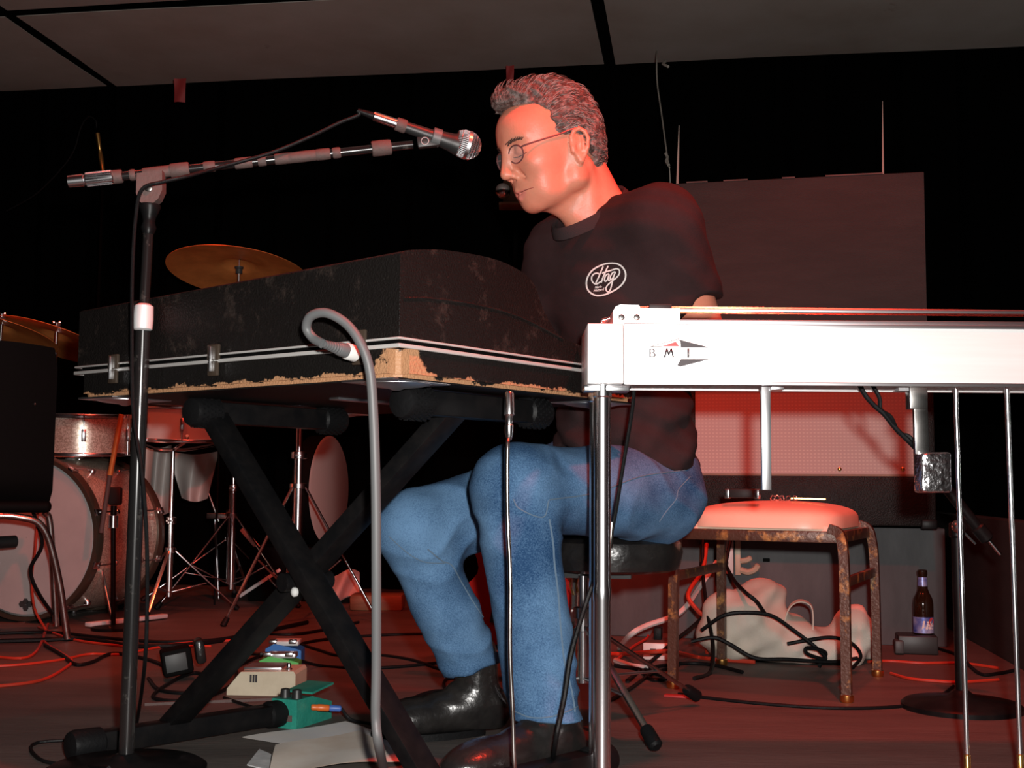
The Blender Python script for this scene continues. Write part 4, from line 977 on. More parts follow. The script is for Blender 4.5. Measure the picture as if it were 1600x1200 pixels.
def on_face(pts, r, nm, mt):
    P_ = [cast(bodyb, p.x, p.y, .0002) for p in spline([V((x, y, 0)) for x, y in pts], 5)]; P_ = [p for p in P_ if p is not None]
    run = [P_[0]]
    for p in P_[1:]:
        if (p - run[-1]).length < .02: run.append(p)
    n_ = len(run); MB().tube(run, [r * (.35 + .65 * math.sin(math.pi * (i + .6) / (n_ + .4))) for i in range(n_)], 6).build(nm, M[mt], person)
on_face([(813, 301), (819, 298), (827, 295), (834, 293)], .0010, 'mouth_line', 'mouth_dark')
on_face([(802, 246), (808, 246), (815, 243), (824, 237)], .0010, 'eyelashes', 'lash')
# ---- glasses
gl = MB()
def gp_(x, y, z): return hd_(x, y, z)
lensc = [(.1045, s * .0315, .0195) for s in (1, -1)]
ring = lambda s, k: gp_(.1010 - .005 * (abs(.0320 + .0235 * math.cos(k)) / .052) ** 2, s * (.0320 + .0235 * math.cos(k)), .0235 + .0155 * math.sin(k))
gobj = None
for s in (1, -1): gl.tube([ring(s, 2 * math.pi * k / 36) for k in range(36)], .0014 * HS, 7, closed=True)
gl.tube(spline([ring(1, math.pi * .86), gp_(.1065, .004, .0310), gp_(.1065, -.004, .0310), ring(-1, math.pi * .86)], 4), .0013, 6)
gobj = gl.build('eyeglasses', M['glasses_frame'], person)
for s in (1, -1):
    c = gp_(.0985, s * .032, .0235)
    MB().add([c] + [ring(s, 2 * math.pi * k / 36) for k in range(36)], [(0, 1 + k, 1 + (k + 1) % 36) for k in range(36)]).build('lens', M['lens_glass'], gobj)
    MB().tube(spline([ring(s, .45), gp_(.0935, s * .0565, .0310), gp_(.085, s * .0635, .0315), gp_(.03, s * .0755, .0325), gp_(-.006, s * .0800, .0345), gp_(-.022, s * .0795, .028), gp_(-.028, s * .078, .012)], 5), .0017, 7).build('temple_arm', M['glasses_frame'], gobj)
    MB().sphere(gp_(.0940, s * .0562, .0310), .0022, 8).build('hinge', M['chrome'], gobj)

# ================================================================ DRUM THRONE UNDER HIM
tc_ = V((.205, 2.535, 0)); th = thing('drum_throne', 'black round drum stool on a chrome tripod under the seated man', 'stool', tc_)
MB().lathe((tc_.x, tc_.y, .305), UP, [(0, .125), (.006, .143), (.04, .150), (.06, .145), (.072, .12), (.075, .05)], 40).build('seat', M['leather'], th)
pc = V((.140, 2.44, 0)) 
pc = V((tc_.x - .06, tc_.y - .085, 0))
MB().box((tc_.x - .03, tc_.y - .045, .300), (.07, .03, .006), (RAX[0], RAX[1], UP)).build('seat_bracket', M['black_metal'], th)
MB().lathe((pc.x, pc.y, .09), UP, [(0, .012), (.10, .012), (.102, .016), (.13, .016), (.132, .010), (.21, .010)], 18).build('post', M['chrome'], th)
MB().lathe((pc.x, pc.y, .215), UP, [(0, .014), (.002, .02), (.022, .02), (.024, .014)], 16).build('post_collar', M['chrome_dirty'], th)
for tx, ty in ((fl(727, 1143).x, fl(727, 1143).y), (fl(1026, 1180).x, fl(1026, 1180).y), (.42, 2.72)):
    e = V((tx, ty, .014)); hi = V((pc.x, pc.y, .21)); lo_ = V((pc.x, pc.y, .10)); k = hi.lerp(e, .88)
    lgo = MB().bar(hi + (e - hi).normalized() * .012, k, .014, .006, (0, 0, 1), .001).build('leg', M['chrome_dirty'], th)
    MB().bar(lo_, hi.lerp(e, .62), .012, .004, (0, 0, 1), .001).build('brace', M['aluminium'], th)
    MB().lathe(k, (e - hi), [(-.006, .011), (0, .013), (.035, .0135), (.04, .009)], 12).build('rubber_foot', M['black_rubber'], lgo)
# ================================================================ AMPLIFIER STACK AT THE BACK
amp0, amp1 = on_low(1056, 800, .15), on_low(1454, 800, .15)
ad = (amp1 - amp0); ad.z = 0; aw = ad.length; ad.normalize(); an = V((-ad.y, ad.x, 0)); AX = (ad, an, UP)
z_am = .80
ampo = thing('guitar_amplifier', 'black guitar amplifier with a pale woven grille cloth behind the pedal steel', 'amplifier', ((amp0 + amp1) / 2 + an * .14).xy.to_3d() + UP * .356)
ac = (amp0 + amp1) / 2
def ap(s, d, z): return V((amp0.x, amp0.y, 0)) + ad * s + an * d + UP * z
def s_of(px, py):
    d = ray(px, py); t = (amp0 - CAM).dot(an) / d.dot(an); p = CAM + d * t; return (p - V((amp0.x, amp0.y, 0))).dot(ad), p.z
zg0 = s_of(1260, 741)[1]; sg0 = s_of(1086, 700)[0]; sg1 = s_of(1428, 700)[0]
MB().box(ap(aw / 2, .15, (.366 + zg0) / 2), (aw / 2, .15, (zg0 - .366) / 2), AX, .006).build('lower_box', M['black_tolex'], ampo)
for s in (.01, aw - .03): MB().box(ap(s + .01, .006, .372), (.022, .012, .014), AX, .003).build('corner_guard', M['black_metal'], ampo)
fr = MB().box(ap(sg0 / 2, .15, (zg0 + z_am) / 2), (sg0 / 2, .15, (z_am - zg0) / 2), AX, .004).build('side_panel', M['black_tolex'], ampo)
MB().box(ap((sg1 + aw) / 2, .15, (zg0 + z_am) / 2), ((aw - sg1) / 2, .15, (z_am - zg0) / 2), AX, .004).build('side_panel', M['black_tolex'], ampo)
MB().box(ap((sg0 + sg1) / 2, .15, z_am - .012), ((sg1 - sg0) / 2, .15, .012), AX, .003).build('top_panel', M['black_tolex'], ampo)
MB().box(ap((sg0 + sg1) / 2, .035, (zg0 + z_am) / 2 - .01), ((sg1 - sg0) / 2, .008, (z_am - zg0) / 2), AX).build('baffle', M['cream_plastic'], ampo)
for px, py, rpx in ((1092, 622, 92), (1310, 618, 96)):
    s, z = s_of(px, py)
    MB().lathe(ap(s, .027, z), -an, [(-.004, rpx * 3.6 / FPX), (.002, rpx * 3.6 / FPX), (.0025, rpx * 3.2 / FPX), (-.002, .05), (.0, .03), (.003, .004)], 40).build('speaker_cone', M['dark_plastic'], ampo)
gg = MB().box(ap((sg0 + sg1) / 2, .010, (zg0 + z_am - .024) / 2), ((sg1 - sg0) / 2 - .001, .0012, (z_am - .024 - zg0) / 2 - .001), AX).build('grille_cloth', M['grille_cloth'], ampo)
for px in (1090, 1312, 1411):
    s, z = s_of(px, 733); MB().lathe(ap(s, .009, z), -an, [(0, .0065), (.002, .006), (.004, .003)], 12).build('grille_screw', M['brass'], gg)
MB().box(ap((sg0 + sg1) / 2, .004, zg0 - .002), ((sg1 - sg0) / 2, .004, .003), AX).build('grille_rail', M['wood'], ampo)
ht = s_of(1250, 275)[1]; s0u, s1u = s_of(1052, 400)[0], s_of(1448, 400)[0]
sp_c = thing('speaker_cabinet', 'tall dark plywood speaker cabinet standing on the amplifier behind the man', 'speaker cabinet', ap((s0u + s1u) / 2, .15, z_am))
MB().box(ap((s0u + s1u) / 2, .16, (z_am + ht) / 2), ((s1u - s0u) / 2, .14, (ht - z_am) / 2), AX, .003).build('body', M['board'], sp_c)
MB().box(ap((s0u + s1u) / 2, .018, (z_am + ht) / 2), ((s1u - s0u) / 2 - .002, .003, (ht - z_am) / 2 - .003), AX).build('front_board', M['board'], sp_c)
for a, b in ((1072, 1105), (1130, 1168), (1222, 1242), (1290, 1380)):
    MB().box((ap(s_of(a, 276)[0], .016, ht) + ap(s_of(b, 276)[0], .016, ht)) / 2, ((s_of(b, 276)[0] - s_of(a, 276)[0]) / 2, .003, .0022), AX).build('chipped_edge', M['tape_cloth'], sp_c)

for (px, y0, r, lab) in ((1057, 196, .0042, 'short white strip rising from the left corner of the dark speaker cabinet'),
                         (1381, 158, .0028, 'thin white cord rising straight from the right of the dark speaker cabinet')):
    b = ap(s_of(px, 276)[0], .03, ht + .001); a = at(px + (4 if px < 1100 else -2), y0, b.y)
    tag(MB().tube([a, a.lerp(b, .5), b], [r * .25, r * .7, r], 6).build('white_cord', M['string']), lab, 'cord')

# chrome ball lamp on a wooden block, on the drape behind his chin
lc = at(786, 303, 4.2); lb = thing('clip_lamp', "small silvered bulb on a brown wooden block seen beside the man's chin", 'lamp', at(800, 325, 4.2))
MB().box(at(806, 302, 4.25), (.045, .03, .04), None, .004).build('block', M['wood'], lb)
MB().box(at(802, 322, 4.2), (.05, .045, .005), None, .002).build('shelf', M['wood'], lb)
MB().sphere(lc - V((0, .04, 0)), .028, 20).build('bulb', M['chrome'], lb)
MB().cyl(at(806, 325, 4.25), V((at(806, 325, 4.25).x, 4.25, 0)), .008, n=8).build('post', M['curtain'], lb)

# ================================================================ VINYL STOOL
cs = [fl(1058, 1082), fl(1329, 1100), fl(1368, 1055), fl(1120, 1034)]
cen = sum(cs, V()) / 4; sx = ((cs[1] - cs[0]) + (cs[2] - cs[3])).normalized(); sy = V((-sx.y, sx.x, 0))
hwx, hwy = .185, .19
stl = thing('vinyl_stool', 'backless chair with a salmon vinyl cushion on rusty bronze square legs', 'stool', (cen.x, cen.y, 0))
SAX = (sx, sy, UP); zr = .379
def stp(a, b, z): return V((cen.x, cen.y, 0)) + sx * a + sy * b + UP * z
def cush(u, v):
    a = 2 * math.pi * u; r = math.sin(v * math.pi / 2)
    ca_, sa_ = math.cos(a), math.sin(a); e = .45
    X = math.copysign(abs(ca_) ** e, ca_); Y = math.copysign(abs(sa_) ** e, sa_)
    return stp(X * r * (hwx - .002), Y * r * (hwy + .012), zr + .012 + .054 * (math.cos(v * math.pi / 2) ** .55) if v < 1 else zr + .004)
MB().grid(lambda u, v: cush(u, v), 48, 12).box(stp(0, 0, zr + .004), (hwx - .012, hwy - .012, .006), SAX).build('cushion', M['vinyl'], stl, 60)
for a, b, hx, hy_ in ((0, -hwy, hwx, .008), (0, hwy, hwx, .008), (-hwx, 0, .008, hwy), (hwx, 0, .008, hwy)):
    MB().box(stp(a, b, zr - .014), (hx, hy_, .013), SAX, .002).build('seat_rail', M['rust_paint'], stl)
for a, b in ((-1, -1), (1, -1), (1, 1), (-1, 1)):
    f = stp(a * (hwx + .018), b * (hwy + .020), 0)
    path = [f + UP * .012, stp(a * (hwx + .016), b * (hwy + .014), zr - .10), stp(a * (hwx + .011), b * (hwy + .008), zr - .03), stp(a * (hwx + .002), b * (hwy + .003), zr - .004), stp(a * (hwx - .02), b * (hwy + .002), zr + .006)]
    lg = MB()
    P_ = spline(path, 5); vs = []; fs = []
    for i, p in enumerate(P_):
        t = (P_[min(i + 1, len(P_) - 1)] - P_[max(i - 1, 0)]).normalized(); u = sy - t * sy.dot(t); u.normalize(); w = t.cross(u)
        for du, dw in ((1, 1), (-1, 1), (-1, -1), (1, -1)): vs.append(p + u * du * .0105 + w * dw * .0105)
    for i in range(len(P_) - 1):
        for k in range(4): fs.append((i * 4 + k, i * 4 + (k + 1) % 4, (i + 1) * 4 + (k + 1) % 4, (i + 1) * 4 + k))
    fs += [(0, 1, 2, 3), tuple(len(vs) - 4 + k for k in range(4))]
    lo_ = lg.add(vs, fs).build('leg', M['rust_paint'], stl, 30)
    MB().lathe(f, UP, [(0, .013), (.004, .0155), (.016, .015), (.018, .011)], 14).build('foot_cap', M['brass'], lo_)
for a in (-1, 1): MB().box(stp(a * (hwx + .014), 0, zr - .115), (.006, hwy + .01, .011), SAX, .001).build('stretcher', M['rust_paint'], stl)
tb = at(1160, 781, 2.92); tb.z = zr + .083
tn = thing('tone_bar_case', 'small black holder with chrome ends lying on the salmon vinyl stool', 'tone bar', tb - UP * .012)
d_ = sx; c = tb
MB().box(c + UP * .001, (.034, .009, .011), SAX, .003).build('body', M['dark_plastic'], tn)
for s in (-1, 1): MB().box(c + sx * s * .036, (.006, .0095, .0115), SAX, .002).build('chrome_end', M['chrome'], tn)
pk_ = thing('finger_picks', 'little heap of metal finger picks on the salmon vinyl stool', 'picks', stp(.0, -.02, zr + .07))
for i in range(5):
    p = stp(-.005 + i * .014, -.03 + random.uniform(-.01, .01), zr + .073); MB().torus(p, (random.uniform(-1, 1), -1, random.uniform(-.4, .6)), .006, .0017, 14, 6).build('pick', M['chrome'], pk_)
MB().bar(stp(.04, -.02, zr + .072), stp(.12, 0, zr + .071), .007, .003).build('pick_blade', M['brass'], pk_)

# ================================================================ CANVAS TOTE BAG
def bag():
    c = fl(1225, 1030); Y = 3.42
    g = lambda px, py, y=Y: at(px, py, y)
    F = Field(lin(.42, 1.12, .0075), lin(3.2, 3.66, .0075), lin(-.02, .34, .0075))
    F.ell(g(1165, 975), (.12, .10, .10), None, .04); F.ell(g(1130, 985), (.065, .085, .07), None, .03)
    F.ell(g(1190, 945, 3.45), (.07, .075, .075), None, .03); F.ell(g(1225, 1000), (.11, .10, .065), None, .04)
    F.ell(g(1300, 1010), (.11, .09, .055), None, .04); F.ell(g(1335, 985), (.055, .08, .07), None, .03)
    F.ell(g(1270, 1025), (.16, .10, .03), None, .03)
    F.cut((0, 0, .004), (0, 0, -1), (-2, 0, -1), (3, 9, 1))
    F.disp(lambda X, Y_, Z: .006 * np.sin(X * 42 + 3 * np.sin(Z * 22 + Y_ * 9)) + .004 * np.sin(X * 60 - Z * 70 + Y_ * 30) + .003 * np.sin(Z * 55 + X * 25))
    t = thing('tote_bag', 'slumped cream canvas tote bag lying under the salmon stool', 'bag', (c.x, Y, 0))
    P_, Q_ = F.surface(2); body = mesh_obj('body', P_, Q_, M['canvas'], t, 0)
    def strap(pts, w, nm):
        P3 = spline([g(*p) for p in pts], 6); m = MB(); vs = []; fs = []
        for i, p in enumerate(P3):
            tt = (P3[min(i + 1, len(P3) - 1)] - P3[max(i - 1, 0)]).normalized(); s = V((.25, 1, .1)); s = (s - tt * s.dot(tt)).normalized(); o = tt.cross(s) * .0016
            for q in (s * w / 2 + o, -s * w / 2 + o, -s * w / 2 - o, s * w / 2 - o): vs.append(p + q)
        for i in range(len(P3) - 1):
            for k in range(4): fs.append((i * 4 + k, i * 4 + (k + 1) % 4, i * 4 + 4 + (k + 1) % 4, i * 4 + 4 + k))
        fs += [(3, 2, 1, 0), tuple(len(vs) - 4 + k for k in range(4))]
        m.add(vs, fs).build(nm, M['canvas'], t, 60)
    strap([(1222, 985, 3.36), (1232, 952, 3.36), (1246, 940, 3.37), (1262, 942, 3.38), (1270, 956, 3.37), (1270, 1000, 3.35)], .028, 'handle')
    # the open mouth of the bag, a curled flap
    def flap(a, b):
        e = [(1170, 940), (1180, 922), (1192, 912), (1204, 916), (1210, 930), (1213, 955)]; f = [(1178, 965), (1190, 960), (1200, 955), (1212, 962), (1218, 972), (1216, 985)]
        i = min(int(a * 5), 4); k = a * 5 - i
        x = (e[i][0] * (1 - k) + e[i + 1][0] * k) * (1 - b) + (f[i][0] * (1 - k) + f[i + 1][0] * k) * b
        y = (e[i][1] * (1 - k) + e[i + 1][1] * k) * (1 - b) + (f[i][1] * (1 - k) + f[i + 1][1] * k) * b
        return g(x, y, 3.40 - .03 * b + .012 * math.sin(a * 3))
    m = MB().grid(flap, 20, 6); n_ = len(m.v); m.v += [p + V((0, .003, 0)) for p in m.v]; m.f += [tuple(q + n_ for q in f) for f in list(m.f)]
    m.build('open_flap', M['canvas'], t, 60)
    MB().tube([flap(k / 20, 0) for k in range(21)], .0028, 6).build('binding', M['canvas'], t)
bag()

# ================================================================ POWER THINGS BY THE LOW WALL
pw = fl(1032, 1026); ps_ = thing('power_strip', 'worn grey power strip with a white end and two black plugs by the low wall', 'power strip', (pw.x, pw.y, 0))
pdv = (fl(1050, 985) - fl(1025, 1030)).normalized(); pdv.z = 0; PAX = (pdv, V((-pdv.y, pdv.x, 0)), UP)
e0 = fl(1024, 1032)
MB().box(e0 + pdv * .006 + UP * .024, (.006, .034, .023), PAX, .003).build('end_face', M['white_plastic'], ps_)
MB().box(e0 - pdv * .001 + UP * .024 + PAX[1] * .006, (.002, .008, .008), PAX).build('switch', M['dark_plastic'], ps_)
MB().box(e0 + pdv * .13 + UP * .024, (.118, .032, .022), PAX, .005).build('body', M['tape_cloth'], ps_)
for k in (.09, .12):
    MB().box(e0 + pdv * k + UP * .062, (.009, .011, .018), PAX, .003).build('plug', M['black_rubber'], ps_)
ob = on_low(1142, 872, .0); box_ = thing('outlet_box', 'white electrical outlet box with open cover on the grey low wall', 'outlet', ob - UP * .06)
def olp(px, py, off): return on_low(px, py, off)
def wb(px0, py0, px1, py1, t, nm, mt, par):
    a, b = olp(px0, py0, 0), olp(px1, py1, 0); c = (a + b) / 2 - wl_n * t / 2
    return MB().box(c, (abs((b - a).dot(wl_d)) / 2, t / 2, abs(b.z - a.z) / 2), (wl_d, wl_n, UP), .002).build(nm, M[mt], par)
wb(1122, 838, 1147, 895, .05, 'box', 'white_plastic', box_); wb(1149, 838, 1158, 898, .03, 'cover', 'cream_plastic', box_)
MB().lathe(olp(1131, 878, .05), -wl_n, [(0, .017), (.004, .017), (.014, .012)], 16).build('socket', M['dark_plastic'], box_)
MB().tube(spline([olp(1158, 876, .025), olp(1168, 874, .03), olp(1175, 870, .03)], 4), [.009] * 8 + [.004], 8).build('cover_clip', M['cream_plastic'], box_)
MB().tube(spline([olp(1158, 890, .025), olp(1170, 893, .03), olp(1181, 888, .03), olp(1185, 880, .03)], 4), [.010] * 12 + [.004], 8).build('cover_clip', M['cream_plastic'], box_)
wb(1094, 850, 1099, 878, .02, 'strip', 'brass', box_)
wb(1192, 872, 1203, 878, .003, 'hole_plate', 'black', box_)
bx = fl(1428, 1014); bb = thing('adapter_box', 'black adapter box on the floor under the beer bottle', 'box', (bx.x, bx.y, 0))
MB().box(at(1432, 1000, 3.60).xy.to_3d() + UP * .027, (.055, .05, .026), (wl_d, wl_n, UP), .004).build('body', M['dark_plastic'], bb)
MB().box(at(1404, 1000, 3.57).xy.to_3d() + UP * .022, (.012, .03, .018), (wl_d, wl_n, UP), .003).build('plug', M['grey_plastic'], bb)
bo = at(1443, 983, 3.60); bo.z = .054; btl = thing('beer_bottle', 'brown glass beer bottle with blue label standing on the black box', 'bottle', bo)
k = 3.60 / FPX
MB().lathe(bo, UP, [(0, .026), (.004, .029), (.088, .029), (.104, .026), (.118, .019), (.13, .0145), (.168, .0125), (.172, .0142), (.184, .0142), (.186, .011)], 28).build('glass', M['amber_bottle'], btl)
MB().lathe(bo + UP * .004, UP, [(0, .0294), (.046, .0294)], 28, False).build('label', M['label_blue'], btl)
MB().lathe(bo + UP * .138, UP, [(0, .0141), (.026, .0131)], 24, False).build('neck_label', M['label_blue'], btl)
tv, tf = text_mesh('Lite', .030, .2, .002)
def on_label(x, y): a = x / .0297 + .15; return bo + V((math.sin(a) * .0297, -math.cos(a) * .0297, .027 + y))
MB().add([on_label(x * .8, y) for x, y in tv], tf).build('lettering', M['print_white'], btl, 0)
MB().add([on_label(.012 + .010 * math.cos(a), .010 + .012 * math.sin(a)) * 1.0 for a in [2 * math.pi * k_ / 20 for k_ in range(20)]], [tuple(range(20))]).build('label_spot', M['print_red'], btl, 0)

# ================================================================ LOW MICROPHONE STAND ON THE RIGHT
rb = fl(1503, 1108); rs = thing('low_microphone_stand', 'low black microphone stand with a round cast base beside the pull rods', 'microphone stand', (rb.x, rb.y, 0))
MB().lathe((rb.x, rb.y, 0), UP, [(0, .127), (.010, .127), (.016, .12), (.028, .03), (.04, .016), (.042, .012)], 40).build('base', M['black_metal'], rs)
rt = at(1495, 826, rb.y)
MB().cyl((rb.x, rb.y, .03), rt, .0125).build('pole', M['black_metal'], rs)
MB().lathe(rt - UP * .02, UP, [(0, .013), (.004, .017), (.03, .017), (.034, .012)], 16).build('clutch', M['black_metal'], rs)
MB().sphere(rt + UP * .004 - V((0, .012, 0)), .016, 14).build('swivel', M['chrome_dirty'], rs)
MB().bar(rt + V((.012, 0, -.005)), at(1524, 850, rb.y), .004, .004).build('thumb_lever', M['chrome'], rs)
MB().cyl(at(1480, 764, rb.y - .02), at(1530, 827, rb.y - .02), .012).build('boom', M['black_metal'], rs)
MB().lathe(at(1526, 822, rb.y - .02), at(1545, 845, rb.y) - at(1526, 822, rb.y), [(0, .012), (.004, .016), (.035, .016), (.04, .01)], 16).build('boom_clutch', M['black_metal'], rs)
MB().cyl(at(1540, 838, rb.y - .02), at(1563, 866, rb.y - .02), .004).build('boom_rod', M['chrome'], rs)

# ================================================================ BLACK CHAIR ON THE LEFT
CH = (V((.925, .38, 0)), V((-.38, .925, 0)), UP); co = V((at(85, 700, 3.62).x, 3.62, 0)) - CH[0] * .21
ch = thing('black_chair', 'black shell chair with bent steel legs at the left edge by the bass drum', 'chair', co)
def cp_(a, b, z): return co + CH[0] * a + CH[1] * b + UP * z
tz = at(60, 535, 3.62).z; bz = at(60, 800, 3.62).z
def shell(u, v):
    a = (u - .5) * .42; z = bz + (tz - bz) * v
    edge = 1 - .06 * max(0, .12 - v) / .12 - .05 * max(0, v - .9) / .1
    return cp_(a * edge, .02 + .035 * (1 - (2 * u - 1) ** 2) - .05 * v + .09 * max(0, .15 - v) / .15 * .6, z - .02 * (2 * u - 1) ** 2 * (v > .5))
m = MB().grid(shell, 14, 16); n_ = len(m.v); m.v += [p + CH[1] * .022 for p in m.v]; m.f += [tuple(q + n_ for q in f) for f in list(m.f)]
ed = [k * 17 for k in range(15)] + [14 * 17 + k for k in range(1, 17)] + [k * 17 + 16 for k in range(13, -1, -1)] + [k for k in range(15, 0, -1)]
m.f += [(ed[k], ed[(k + 1) % len(ed)], ed[(k + 1) % len(ed)] + n_, ed[k] + n_) for k in range(len(ed))]
bk_ = m.build('backrest', M['black'], ch, 50)
for px, py in ((60, 563), (54, 631)): MB().lathe(at(px, py, 3.60), (0, -1, 0), [(-.02, .004), (0, .004), (.002, .002)], 8).build('rivet', M['chrome_dirty'], bk_)
MB().box(cp_(0, .24, bz + .015), (.21, .20, .018), CH, .015, 3).build('seat', M['black'], ch)
zs = bz
MB().tube(spline([cp_(-.2, .04, zs - .01), cp_(.0, .03, zs - .01), cp_(.12, .03, zs - .015), cp_(.19, .04, zs - .05), cp_(.235, .06, .20), cp_(.27, .08, .008)]), .011, 10).build('leg', M['chrome_dirty'], ch)
MB().tube(spline([cp_(.2, .40, zs - .01), cp_(.22, .41, zs - .06), cp_(.25, .44, .008)]), .011, 10).build('leg', M['chrome_dirty'], ch)
MB().tube(spline([cp_(-.2, .40, zs - .01), cp_(-.22, .41, zs - .06), cp_(-.25, .44, .008)]), .011, 10).build('leg', M['chrome_dirty'], ch)
MB().tube(spline([cp_(-.2, .04, zs - .01), cp_(-.22, .05, zs - .06), cp_(-.26, .08, .008)]), .011, 10).build('leg', M['chrome_dirty'], ch)
bm_ = thing('boom_microphone', 'dark bass-drum microphone pointing at the white drum head on a low arm', 'microphone', fl(-30, 1000))
MB().cyl(at(-40, 850, 3.85), at(24, 846, 3.95), .020).build('body', M['dark_plastic'], bm_)
MB().cyl(at(-40, 850, 3.85), fl(-40, 1000), .008).build('stand', M['black_metal'], bm_)

# ================================================================ DRUM KIT
bd_ax = V((.262, .965, 0)).normalized(); bfc = at(42, 848, 4.20); bfc.z = .288
bd_ = thing('bass_drum', 'silver sparkle bass drum with a large white front head', 'drum', (bfc.x + .05, bfc.y + .2, 0))
R0, LB_ = .272, .40
MB().lathe(bfc + bd_ax * .02, bd_ax, [(0, R0), (LB_ - .04, R0)], 64, False).build('shell', M['sparkle'], bd_)
MB().lathe(bfc, bd_ax, [(.004, R0 - .004), (-.004, R0 - .012), (-.004, .001)], 64, False).build('front_head', M['drum_head'], bd_)
MB().lathe(bfc + bd_ax * LB_, bd_ax, [(0, R0 - .004), (.004, R0 - .012), (.004, .001)], 48, False).build('back_head', M['drum_head'], bd_)
for o in (-.012, LB_ - .026):
    MB().lathe(bfc + bd_ax * o, bd_ax, [(0, R0 - .004), (0, R0 + .010), (.006, R0 + .013), (.034, R0 + .013), (.038, R0 + .008), (.038, R0 - .004)], 64, False).build('hoop', M['wood_hoop'], bd_)
u_, w_, _a = frame(bd_ax)
for k in range(10):
    a = 2 * math.pi * (k + .5) / 10; e = u_ * math.cos(a) + w_ * math.sin(a)
    for o, s in ((.0, 1), (LB_, -1)):
        MB().box(bfc + bd_ax * (o + s * .006) + e * (R0 + .014), (.018, .012, .004), (bd_ax, bd_ax.cross(e), e), .002).build('claw', M['chrome'], bd_)
        MB().cyl(bfc + bd_ax * (o + s * .01) + e * (R0 + .019), bfc + bd_ax * (o + s * .12) + e * (R0 + .016), .003, n=8).build('tension_rod', M['chrome'], bd_)
        MB().lathe(bfc + bd_ax * (o + s * .12) + e * (R0 + .006), e, [(-.006, .012), (.006, .012), (.012, .008)], 12).build('lug', M['chrome'], bd_)
for s in (1, -1):
    a = bfc + bd_ax * .08 + u_ * s * .24 - UP * .1; b = V((a.x + u_.x * s * .12 - bd_ax.x * .1, a.y + u_.y * s * .12 - bd_ax.y * .1, .006)); MB().cyl(a, b, .006, n=10).build('spur', M['chrome'], bd_)
def head_pt(px, py):
    d = ray(px, py); t = (bfc - bd_ax * .0055 - CAM).dot(bd_ax) / d.dot(bd_ax); return CAM + d * t
tv, tf = text_mesh('Ludwig', 1, .35); wid = max(v[0] for v in tv)
MB().add([head_pt(62 + (v[0] - wid) * 17 + 14, 762 - v[1] * 14) for v in tv], tf).build('head_lettering', M['print_black'], bd_, 0)
for px, py in ((34, 944), (40, 940), (46, 944), (40, 950)): MB().lathe(head_pt(px, py), -bd_ax, [(0, .012), (.0006, .012)], 6).build('head_mark', M['grey_plastic'], bd_)
def drum(nm, label, c, r, h, mt, axis=(0, 0, 1), lugs=6):
    ax = V(axis).normalized(); t = thing(nm, label, 'drum', c)
    MB().lathe(c, ax, [(.006, r), (h - .006, r)], 48, False).build('shell', M[mt], t)
    MB().lathe(c, ax, [(.003, r - .002), (.002, r - .01), (.002, .001)], 40, False).build('bottom_head', M['drum_head'], t)
    MB().lathe(c + ax * h, ax, [(-.003, r - .002), (-.002, r - .01), (-.002, .001)], 40, False).build('top_head', M['drum_head'], t)
    for o in (0, h - .014): MB().lathe(c + ax * o, ax, [(0, r + .001), (0, r + .006), (.002, r + .007), (.012, r + .007), (.014, r + .006), (.014, r + .001)], 48, False).build('rim', M['chrome'], t)
    u, w, _ = frame(ax)
    for k in range(lugs):
        a = 2 * math.pi * (k + .35) / lugs; e = u * math.cos(a) + w * math.sin(a)
        MB().box(c + ax * h * .5 + e * (r + .006), (.022, .008, .007), (ax, ax.cross(e), e), .003).build('lug', M['chrome'], t)
        MB().cyl(c + ax * .004 + e * (r + .010), c + ax * (h - .002) + e * (r + .010), .0028, n=8).build('tension_rod', M['chrome'], t)
    return t
tm = at(128, 712, 4.40); rt_ = drum('rack_tom', 'small silver sparkle tom drum mounted above the bass drum', tm, .165, .15, 'sparkle', (0, -.05, 1))
MB().cyl(tm + V((.02, 0, .01)), bfc + bd_ax * .2 + UP * .27, .011).build('mount_post', M['chrome'], rt_)
sn = at(283, 690, 4.62); sno = drum('snare_drum', 'white snare drum on a chrome stand below the big cymbal', sn, .172, .14, 'white_shell', (.02, -.06, 1), 8)

def tripod(nm, label, px, fy, topz, spread=.26, hubz=.30, Y=None, rot=.3, thick=.011, cat='drum stand'):
    b = fl(px, fy) if Y is None else at(px, fy, Y); b.z = 0
    t = thing(nm, label, cat, b)
    MB().cyl(b + UP * .06, b + UP * (hubz + .12), thick, n=14).build('lower_tube', M['chrome'], t)
    MB().cyl(b + UP * (hubz + .1), b + UP * topz, thick * .72, n=12).build('upper_tube', M['chrome'], t)
    MB().lathe(b + UP * (hubz + .105), UP, [(0, thick), (.003, thick * 1.7), (.025, thick * 1.7), (.028, thick)], 14).build('tube_clamp', M['chrome'], t)
    MB().box(b + UP * (hubz + .118) - V((0, thick * 1.9, 0)), (.012, .004, .004), None, .001).build('wing_nut', M['chrome'], t)
    MB().lathe(b + UP * hubz, UP, [(0, thick * 1.2), (.002, thick * 1.9), (.018, thick * 1.9), (.02, thick * 1.2)], 14).build('leg_collar', M['chrome'], t)
    for k in range(3):
        a = rot + 2 * math.pi * k / 3; e = V((math.cos(a), math.sin(a), 0))
        f = b + e * spread + UP * .012
        l = MB().bar(b + UP * (hubz + .008) + e * thick * 1.6, f, .013, .005, (0, 0, 1), .001).build('leg', M['chrome'], t)
        MB().bar(b + UP * .075, (b + UP * hubz).lerp(f, .55), .011, .004, (0, 0, 1), .001).build('brace', M['chrome'], t)
        MB().lathe(f, (f - b - UP * hubz), [(-.02, .009), (0, .011), (.012, .011), (.014, .006)], 10).build('rubber_foot', M['black_rubber'], l)
    return t, b
